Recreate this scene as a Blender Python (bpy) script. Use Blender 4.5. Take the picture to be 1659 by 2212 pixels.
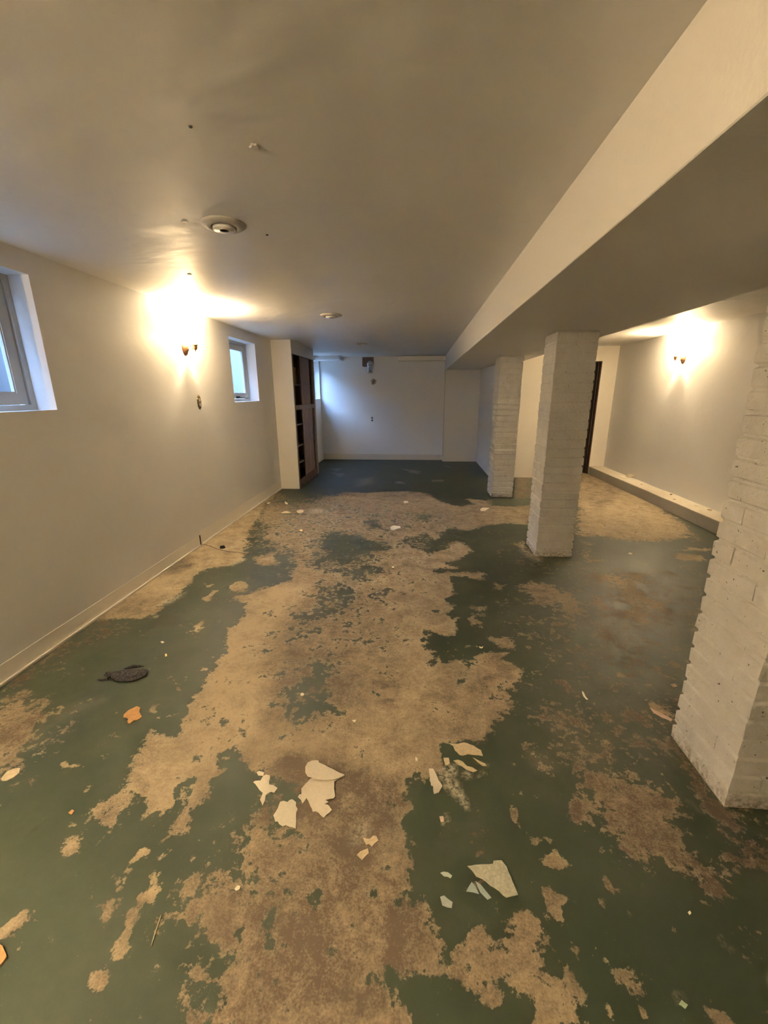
import bpy, bmesh, math, random
import numpy as np
from mathutils import Vector, Matrix, noise
for o in list(bpy.data.objects): bpy.data.objects.remove(o, do_unlink=True)
C = bpy.context.scene.collection
SC = bpy.context.scene
PI = math.pi

# ---------------------------------------------------------------- camera, world, exposure
cam = bpy.data.cameras.new('camera'); co = bpy.data.objects.new('camera', cam); C.objects.link(co)
cam.sensor_fit = 'HORIZONTAL'; cam.sensor_width = 36.0; cam.lens = 36.0*897.3/1659.0
cam.clip_start = 0.02; cam.clip_end = 100
R_, U_, F_ = Vector([0.996968,0.077593,-0.005755]), Vector([-0.01576,0.27381,0.961655]), Vector([-0.076194,0.958649,-0.274203])
M = Matrix(((R_.x, U_.x, -F_.x, 0), (R_.y, U_.y, -F_.y, 0), (R_.z, U_.z, -F_.z, 1.45), (0, 0, 0, 1)))
co.matrix_world = M
SC.camera = co
SC.view_settings.view_transform = 'Standard'; SC.view_settings.look = 'None'
SC.view_settings.gamma = 1.0; SC.view_settings.use_curve_mapping = False
SC.view_settings.exposure = 2.24
LAMP = 200.0          # strength scale of both sconce bulbs
SKY = 8.5
w = bpy.data.worlds.new('overcast_sky'); SC.world = w; w.use_nodes = True
w.node_tree.nodes['Background'].inputs[0].default_value = (0.42, 0.62, 1.0, 1)
w.node_tree.nodes['Background'].inputs[1].default_value = SKY

# ---------------------------------------------------------------- material helpers
def newmat(name):
    m = bpy.data.materials.new(name); m.use_nodes = True
    nt = m.node_tree; b = nt.nodes['Principled BSDF']
    return m, nt, b
def N(nt, t, **k):
    n = nt.nodes.new(t)
    for a, v in k.items():
        if a.startswith('i_'):
            n.inputs[int(a[2:])].default_value = v
        else: setattr(n, a, v)
    return n
def math_n(nt, op, a, b=None, c=None, clamp=False):
    n = nt.nodes.new('ShaderNodeMath'); n.operation = op; n.use_clamp = clamp
    for i, v in enumerate((a, b, c)):
        if v is None: continue
        if isinstance(v, (int, float)): n.inputs[i].default_value = v
        else: nt.links.new(v, n.inputs[i])
    return n.outputs[0]
def mixc(nt, f, a, b):
    n = nt.nodes.new('ShaderNodeMix'); n.data_type = 'RGBA'
    for s, v in ((n.inputs[0], f), (n.inputs[6], a), (n.inputs[7], b)):
        if isinstance(v, (int, float)): s.default_value = v
        elif isinstance(v, tuple): s.default_value = (*v, 1) if len(v) == 3 else v
        else: nt.links.new(v, s)
    return n.outputs[2]
def noise_n(nt, vec, scale, detail=4, rough=.6, dist=0.0):
    n = nt.nodes.new('ShaderNodeTexNoise'); n.inputs['Scale'].default_value = scale
    n.inputs['Detail'].default_value = detail; n.inputs['Roughness'].default_value = rough
    n.inputs['Distortion'].default_value = dist
    nt.links.new(vec, n.inputs['Vector']); return n.outputs['Fac']
def mapr(nt, v, a, b, c=0.0, d=1.0):
    n = nt.nodes.new('ShaderNodeMapRange'); nt.links.new(v, n.inputs[0])
    n.inputs[1].default_value = a; n.inputs[2].default_value = b
    n.inputs[3].default_value = c; n.inputs[4].default_value = d
    return n.outputs[0]
def bump(nt, b, h, strength=.3, dist=.01, prev=None):
    n = nt.nodes.new('ShaderNodeBump'); n.inputs['Strength'].default_value = strength
    n.inputs['Distance'].default_value = dist
    nt.links.new(h, n.inputs['Height'])
    if prev is not None: nt.links.new(prev, n.inputs['Normal'])
    nt.links.new(n.outputs[0], b.inputs['Normal']); return n.outputs[0]
def wpos(nt):
    return nt.nodes.new('ShaderNodeNewGeometry').outputs['Position']

def paint_mat(name, col, rough=.5, dirt=.12, bmp=.12, wav=.0, fine=90, spec=.35, col2=None):
    """painted plaster: faint mottling, fine roller texture, slow waviness"""
    m, nt, b = newmat(name); p = wpos(nt)
    n1 = noise_n(nt, p, 1.3, 5, .6); n2 = noise_n(nt, p, 14, 4, .6)
    f = math_n(nt, 'MULTIPLY', mapr(nt, n1, .35, .75), dirt)
    dark = col2 or tuple(c*.78 for c in col)
    c1 = mixc(nt, f, col, dark)
    c2 = mixc(nt, math_n(nt, 'MULTIPLY', mapr(nt, n2, .55, .8), dirt*.7), c1, dark)
    nt.links.new(c2, b.inputs['Base Color'])
    b.inputs['Roughness'].default_value = rough
    b.inputs['Specular IOR Level'].default_value = spec
    pr = bump(nt, b, noise_n(nt, p, fine, 3, .6), bmp, .004)
    if wav: bump(nt, b, noise_n(nt, p, 1.6, 3, .55, .6), wav, .06, pr)
    return m
def plain(name, col, rough=.5, metal=0.0, var=.15, scale=30, bmp=.0, spec=.4):
    m, nt, b = newmat(name)
    tc = nt.nodes.new('ShaderNodeTexCoord').outputs['Object']
    n1 = noise_n(nt, tc, scale, 5, .65)
    c = mixc(nt, mapr(nt, n1, .35, .7), tuple(x*(1-var) for x in col), tuple(min(1, x*(1+var)) for x in col))
    nt.links.new(c, b.inputs['Base Color'])
    b.inputs['Roughness'].default_value = rough; b.inputs['Metallic'].default_value = metal
    b.inputs['Specular IOR Level'].default_value = spec
    if bmp: bump(nt, b, n1, bmp, .003)
    return m

WALL = paint_mat('painted_wall_plaster', (.80, .785, .76), .42, .14, .10, .25)
CEIL = paint_mat('painted_ceiling_plaster', (.80, .78, .745), .46, .22, .10, .35, 70)
BEAMM = paint_mat('painted_beam_plaster', (.80, .77, .72), .55, .12, .25, .10, 60)
CREAM = paint_mat('cream_painted_board', (.86, .81, .72), .5, .08, .06)
TRIMM = paint_mat('cream_trim_paint', (.66, .62, .54), .5, .15, .08)
LEDGE = paint_mat('lamplit_concrete_ledge', (.80, .74, .62), .8, .5, .4, 0, 40, .2, (.40, .28, .16))  # pale top tone carries the nearby sconce's light
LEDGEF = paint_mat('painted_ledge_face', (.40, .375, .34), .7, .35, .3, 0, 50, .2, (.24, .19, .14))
FRAME = paint_mat('window_frame_paint', (.55, .52, .46), .5, .25, .12)
DARKW = plain('dark_stained_wood', (.055, .028, .018), .6, var=.4, scale=12)
BASEW = plain('brown_plinth_wood', (.14, .075, .05), .6, var=.3, scale=12)
GREYW = plain('greyed_painted_wood', (.30, .24, .22), .6, var=.15, scale=10)
DARK = plain('unlit_room_paint', (.03, .022, .018), .9)  # near-black colour stands in for the lack of light
HOLEM = plain('dark_hole', (.012, .01, .01), .9)

def wood_panel():
    m, nt, b = newmat('brown_wood_grain_panel'); tc = nt.nodes.new('ShaderNodeTexCoord').outputs['Object']
    mp = nt.nodes.new('ShaderNodeMapping'); mp.inputs['Scale'].default_value = (8, 9, 1.3); nt.links.new(tc, mp.inputs[0])
    wv = nt.nodes.new('ShaderNodeTexWave'); wv.inputs['Scale'].default_value = 1.6; wv.inputs['Distortion'].default_value = 9
    wv.inputs['Detail'].default_value = 4; nt.links.new(mp.outputs[0], wv.inputs[0])
    n = noise_n(nt, mp.outputs[0], 6, 5, .7)
    c = mixc(nt, wv.outputs['Fac'], (.16, .082, .055), (.27, .155, .11))
    c = mixc(nt, mapr(nt, n, .45, .7), c, (.34, .23, .19))
    nt.links.new(c, b.inputs['Base Color']); b.inputs['Roughness'].default_value = .5
    return m
WOOD = wood_panel()

def brick_mat():
    m, nt, b = newmat('white_painted_brick'); p = wpos(nt)
    n1 = noise_n(nt, p, 45, 5, .7); n2 = noise_n(nt, p, 9, 4, .6); n3 = noise_n(nt, p, 60, 2, .5)
    c = mixc(nt, mapr(nt, n2, .35, .75), (.72, .69, .64), (.62, .59, .54))
    pit = mapr(nt, n3, .70, .76)
    c = mixc(nt, pit, c, (.12, .09, .06))
    sx = nt.nodes.new('ShaderNodeSeparateXYZ'); nt.links.new(p, sx.inputs[0])
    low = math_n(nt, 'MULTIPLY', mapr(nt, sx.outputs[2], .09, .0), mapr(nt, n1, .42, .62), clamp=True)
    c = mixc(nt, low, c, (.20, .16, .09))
    nt.links.new(c, b.inputs['Base Color']); b.inputs['Roughness'].default_value = .55
    b.inputs['Specular IOR Level'].default_value = .3
    h = math_n(nt, 'ADD', n1, math_n(nt, 'MULTIPLY', n2, .8))
    bump(nt, b, h, .8, .014)
    return m
BRICK = brick_mat()

def glass_mat():
    m = bpy.data.materials.new('window_glass'); m.use_nodes = True; nt = m.node_tree
    nt.nodes.clear(); out = nt.nodes.new('ShaderNodeOutputMaterial')
    t = nt.nodes.new('ShaderNodeBsdfTransparent'); t.inputs[0].default_value = (.86, .93, 1, 1)
    g = nt.nodes.new('ShaderNodeBsdfGlossy'); g.inputs['Roughness'].default_value = .05
    mx = nt.nodes.new('ShaderNodeMixShader'); mx.inputs[0].default_value = .06
    nt.links.new(t.outputs[0], mx.inputs[1]); nt.links.new(g.outputs[0], mx.inputs[2]); nt.links.new(mx.outputs[0], out.inputs[0])
    return m
GLASS = glass_mat()

def shade_mat():
    m = bpy.data.materials.new('frosted_lamp_glass'); m.use_nodes = True; nt = m.node_tree
    nt.nodes.clear(); out = nt.nodes.new('ShaderNodeOutputMaterial')
    t = nt.nodes.new('ShaderNodeBsdfTransparent'); t.inputs[0].default_value = (1, .95, .85, 1)
    g = nt.nodes.new('ShaderNodeBsdfTranslucent'); g.inputs[0].default_value = (1, .93, .8, 1)
    d = nt.nodes.new('ShaderNodeBsdfDiffuse'); d.inputs[0].default_value = (.95, .9, .8, 1)
    mx = nt.nodes.new('ShaderNodeMixShader'); mx.inputs[0].default_value = .65
    m2 = nt.nodes.new('ShaderNodeMixShader'); m2.inputs[0].default_value = .35
    nt.links.new(t.outputs[0], mx.inputs[1]); nt.links.new(g.outputs[0], mx.inputs[2])
    nt.links.new(mx.outputs[0], m2.inputs[1]); nt.links.new(d.outputs[0], m2.inputs[2]); nt.links.new(m2.outputs[0], out.inputs[0])
    return m
SHADE = shade_mat()
def emit(name, col, s):
    m = bpy.data.materials.new(name); m.use_nodes = True; nt = m.node_tree; nt.nodes.clear()
    out = nt.nodes.new('ShaderNodeOutputMaterial'); e = nt.nodes.new('ShaderNodeEmission')
    e.inputs[0].default_value = (*col, 1); e.inputs[1].default_value = s; nt.links.new(e.outputs[0], out.inputs[0]); return m
BULBS = [emit('lit_bulb', (1.0, .80, .53), LAMP*30*k) for k in (.46, .54, 2.5)]
BRASS = plain('antique_brass', (.42, .24, .13), .32, .9, .2, 60)
OLDB = plain('dull_bronze_plate', (.16, .12, .06), .5, .7, .4, 80)
METAL = plain('crumpled_silver_foil_duct', (.62, .63, .65), .28, .95, .2, 45, .5)
WHITEP = plain('white_plastic', (.75, .74, .70), .4, var=.03)
GREYP = plain('grey_plastic_lens', (.50, .47, .43), .55, var=.05)
BOARD = plain('bare_brown_board', (.17, .105, .07), .85, var=.25)
CARD = plain('brown_cardboard', (.30, .19, .08), .8, var=.3, scale=14)
MATS = {
 'paper': plain('cream_paper', (.74, .66, .52), .8, var=.06, scale=120),
 'paper2': plain('pale_cream_paper', (.84, .77, .60), .8, var=.06, scale=120),
 'plaster': plain('tan_plaster', (.62, .50, .33), .9, var=.16, scale=90, bmp=.4),
 'stone': plain('speckled_plaster', (.56, .54, .42), .9, var=.22, scale=110, bmp=.4),
 'bluepaint': plain('pale_blue_paint', (.36, .42, .42), .6, var=.1),
 'bluepaint2': plain('pale_grey_blue_paint', (.50, .55, .50), .6, var=.1),
 'orange': plain('orange_brown_chip', (.55, .30, .12), .8, var=.15, scale=70, bmp=.4),
 'orange2': plain('yellow_chip', (.80, .62, .25), .7, var=.1),
 'pink': plain('pinkish_wood_splinter', (.68, .50, .40), .8, var=.15),
 'greenchip': plain('pale_green_crumb', (.45, .55, .38), .8, var=.15)}
def rag_mat():
    m, nt, b = newmat('black_gritty_rag'); tc = nt.nodes.new('ShaderNodeTexCoord').outputs['Object']
    n = noise_n(nt, tc, 90, 3, .6); n2 = noise_n(nt, tc, 170, 2, .5)
    c = mixc(nt, mapr(nt, n, .4, .6), (.012, .010, .010), (.045, .036, .033))
    c = mixc(nt, mapr(nt, n2, .70, .74), c, (.5, .45, .38)); nt.links.new(c, b.inputs['Base Color'])
    b.inputs['Roughness'].default_value = .9; bump(nt, b, n, .9, .006); return m
RAG = rag_mat()

def floor_mat():
    m, nt, b = newmat('peeling_green_floor_paint_over_concrete'); p = wpos(nt)
    def att(n_, i=None):
        a = nt.nodes.new('ShaderNodeAttribute'); a.attribute_name = n_; return a
    a1 = att('paint_map'); s1 = nt.nodes.new('ShaderNodeSeparateColor'); nt.links.new(a1.outputs['Color'], s1.inputs[0])
    g, t, o = s1.outputs[0], s1.outputs[1], s1.outputs[2]
    a2 = att('stain_shade_map'); s2 = nt.nodes.new('ShaderNodeSeparateColor'); nt.links.new(a2.outputs['Color'], s2.inputs[0])
    d, wh = s2.outputs[0], s2.outputs[1]
    nb = noise_n(nt, p, 7, 10, .72, .3); nm = noise_n(nt, p, 26, 7, .7); nf = noise_n(nt, p, 160, 3, .6)
    nl = noise_n(nt, p, 2.2, 5, .6)
    # paint edge: blurred hand map broken up by noise
    e = math_n(nt, 'ADD', g, math_n(nt, 'MULTIPLY', math_n(nt, 'SUBTRACT', nb, .5), 2.8))
    e = math_n(nt, 'ADD', e, math_n(nt, 'MULTIPLY', math_n(nt, 'SUBTRACT', nm, .5), 2.3))
    mask = mapr(nt, e, .44, .56)
    # green paint
    gr = mixc(nt, mapr(nt, nl, .35, .7), (.023, .033, .018), (.036, .047, .027))
    dust = math_n(nt, 'MULTIPLY', o, mapr(nt, noise_n(nt, p, 5, 8, .7), .30, .68), clamp=True)
    gr = mixc(nt, math_n(nt, 'MULTIPLY', dust, .75), gr, (.125, .118, .078))
    gr = mixc(nt, math_n(nt, 'MULTIPLY', mapr(nt, nf, .66, .76), .35), gr, (.10, .105, .07))
    # bare concrete
    tn = math_n(nt, 'ADD', t, math_n(nt, 'MULTIPLY', math_n(nt, 'SUBTRACT', nb, .5), 2.2))
    tn = math_n(nt, 'ADD', tn, math_n(nt, 'MULTIPLY', math_n(nt, 'SUBTRACT', noise_n(nt, p, 55, 6, .75), .5), 1.1))
    tn = math_n(nt, 'ADD', tn, math_n(nt, 'MULTIPLY', math_n(nt, 'SUBTRACT', nf, .5), .9), clamp=True)
    ba = mixc(nt, tn, (.105, .076, .050), (.45, .355, .225))
    # green and dark remains pitted into the concrete
    pit = mapr(nt, noise_n(nt, p, 38, 6, .75), .60, .68)
    ba = mixc(nt, math_n(nt, 'MULTIPLY', pit, .7), ba, (.10, .095, .060))
    ba = mixc(nt, math_n(nt, 'MULTIPLY', mapr(nt, noise_n(nt, p, 90, 3, .6), .30, .42, 1, 0), .35), ba, (.07, .055, .035))
    film = math_n(nt, 'MULTIPLY', mapr(nt, noise_n(nt, p, 3.1, 8, .75, .4), .52, .68), mapr(nt, noise_n(nt, p, 34, 5, .7), .38, .60))
    ba = mixc(nt, math_n(nt, 'MULTIPLY', film, .55), ba, (.115, .105, .070))
    scr = mapr(nt, noise_n(nt, p, 21, 9, .8, .2), .645, .69)
    gr = mixc(nt, math_n(nt, 'MULTIPLY', scr, math_n(nt, 'ADD', math_n(nt, 'MULTIPLY', o, .8), .12), clamp=True), gr, (.26, .23, .155))
    c = mixc(nt, mask, ba, gr)
    # thin pale rim where the paint has lifted
    whm = math_n(nt, 'MULTIPLY', wh, mapr(nt, noise_n(nt, p, 60, 5, .75), .40, .58), clamp=True)
    c = mixc(nt, whm, c, (.52, .46, .34))
    dm = math_n(nt, 'MULTIPLY', d, mapr(nt, nm, .25, .6, .6, 1.0), clamp=True)  # dark stains plus the shade painted along the left wall
    c = mixc(nt, dm, c, (.022, .020, .014))
    nt.links.new(c, b.inputs['Base Color'])
    r = nt.nodes.new('ShaderNodeMix'); r.data_type = 'FLOAT'; nt.links.new(mask, r.inputs[0])
    r.inputs[2].default_value = .78; r.inputs[3].default_value = .50; nt.links.new(r.outputs[0], b.inputs['Roughness'])
    b.inputs['Specular IOR Level'].default_value = .35
    h = math_n(nt, 'ADD', math_n(nt, 'MULTIPLY', mask, .5), math_n(nt, 'MULTIPLY', nf, .35))
    bump(nt, b, h, .35, .0025)
    return m
FLOORM = floor_mat()

# ---------------------------------------------------------------- object helpers
def obj(name, bm, m, parent=None, smooth=False, loc=None):
    me = bpy.data.meshes.new(name); bm.normal_update(); bm.to_mesh(me); bm.free()
    if smooth:
        for q in me.polygons: q.use_smooth = True
    o = bpy.data.objects.new(name, me); me.materials.append(m); C.objects.link(o)
    if parent: o.parent = parent
    if loc: o.location = loc
    return o
def box(bm, x0, x1, y0, y1, z0, z1):
    v = [bm.verts.new(p) for p in ((x0,y0,z0),(x1,y0,z0),(x1,y1,z0),(x0,y1,z0),(x0,y0,z1),(x1,y0,z1),(x1,y1,z1),(x0,y1,z1))]
    for f in ((3,2,1,0),(4,5,6,7),(0,1,5,4),(1,2,6,5),(2,3,7,6),(3,0,4,7)): bm.faces.new([v[i] for i in f])
def boxo(name, m, dims, parent=None, bev=0.0, seg=1):
    bm = bmesh.new(); box(bm, *dims)
    if bev: bmesh.ops.bevel(bm, geom=bm.edges[:], offset=bev, segments=seg, affect='EDGES')
    return obj(name, bm, m, parent)
def thing(name, label, cat, loc=(0,0,0), rotz=0.0, group=None):
    o = bpy.data.objects.new(name, None); C.objects.link(o); o.location = loc; o.rotation_euler = (0,0,rotz)
    o['label'] = label; o['category'] = cat; o.empty_display_size = .1
    if group: o['group'] = group
    return o
def tag(o, label, cat, group=None):
    o['label'] = label; o['category'] = cat
    if group: o['group'] = group
    return o
def struct(o, label, cat):
    o['kind'] = 'structure'; o['label'] = label; o['category'] = cat; return o
def lathe(bm, prof, n=24, sx=1.0, sy=1.0, axis='z', ruff=None):
    rings = []
    for k, (r, h) in enumerate(prof):
        ring = []
        for i in range(n):
            a = 2*PI*i/n; rr = r*(1+(ruff(a, k) if ruff else 0))
            u, v = rr*math.cos(a)*sx, rr*math.sin(a)*sy
            ring.append(bm.verts.new((u, v, h) if axis == 'z' else (h, u, v)))
        rings.append(ring)
    for a, b_ in zip(rings, rings[1:]):
        for i in range(n):
            j = (i+1) % n; bm.faces.new((a[i], a[j], b_[j], b_[i]))
    return rings
def cap(bm, ring, flip=False):
    try: bm.faces.new(ring[::-1] if flip else ring)
    except ValueError: pass
def tube(bm, pts, r, n=10):
    pts = [Vector(p) for p in pts]; rings = []
    for i, p in enumerate(pts):
        t = (pts[min(i+1, len(pts)-1)]-pts[max(i-1, 0)]).normalized()
        up = Vector((0,0,1)) if abs(t.z) < .9 else Vector((0,1,0))
        a = t.cross(up).normalized(); b_ = a.cross(t)
        rr = r[i] if isinstance(r, (list, tuple)) else r
        rings.append([bm.verts.new(p+a*rr*math.cos(2*PI*k/n)+b_*rr*math.sin(2*PI*k/n)) for k in range(n)])
    for A_, B_ in zip(rings, rings[1:]):
        for k in range(n): bm.faces.new((A_[k], A_[(k+1)%n], B_[(k+1)%n], B_[k]))
    cap(bm, rings[0]); cap(bm, rings[-1], True)

# ---------------------------------------------------------------- dimensions (metres)
XL, XR, YF, YN, H, BH = -2.14, 3.419, 9.417, -2.4, 2.208, 1.918
BX0, BX1 = .567, 1.609
YS, SX, YW, YD = 9.213, 1.303, 7.445, 7.849      # stub wall, side wall, wall beside doorway, doorway wall
LX, LZ = 3.171, .141

def slab_with_holes(name, m, plane, c0, c1, u0, u1, v0, v1, holes, label, cat='wall'):
    """plane 'x': slab from x=c0 (room side) to c1, u=y, v=z ; plane 'y': u=x, v=z"""
    us = sorted({u0, u1, *[h[0] for h in holes], *[h[1] for h in holes]})
    vs = sorted({v0, v1, *[h[2] for h in holes], *[h[3] for h in holes]})
    def solid(i, j):
        if i < 0 or j < 0 or i >= len(us)-1 or j >= len(vs)-1: return False
        uc, vc = (us[i]+us[i+1])/2, (vs[j]+vs[j+1])/2
        return not any(h[0] < uc < h[1] and h[2] < vc < h[3] for h in holes)
    bm = bmesh.new()
    def P_(c, u, v): return (c, u, v) if plane == 'x' else (u, c, v)
    def q(*pts): bm.faces.new([bm.verts.new(p) for p in pts])
    for i in range(len(us)-1):
        for j in range(len(vs)-1):
            if not solid(i, j): continue
            a, b_, c, d = us[i], us[i+1], vs[j], vs[j+1]
            for k in (c0, c1): q(P_(k,a,c), P_(k,b_,c), P_(k,b_,d), P_(k,a,d))
            if not solid(i-1, j): q(P_(c0,a,c), P_(c1,a,c), P_(c1,a,d), P_(c0,a,d))
            if not solid(i+1, j): q(P_(c0,b_,c), P_(c1,b_,c), P_(c1,b_,d), P_(c0,b_,d))
            if not solid(i, j-1): q(P_(c0,a,c), P_(c0,b_,c), P_(c1,b_,c), P_(c1,a,c))
            if not solid(i, j+1): q(P_(c0,a,d), P_(c0,b_,d), P_(c1,b_,d), P_(c1,a,d))
    bmesh.ops.remove_doubles(bm, verts=bm.verts[:], dist=1e-5)
    bmesh.ops.recalc_face_normals(bm, faces=bm.faces[:])
    return struct(obj(name, bm, m), label, cat)

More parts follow.
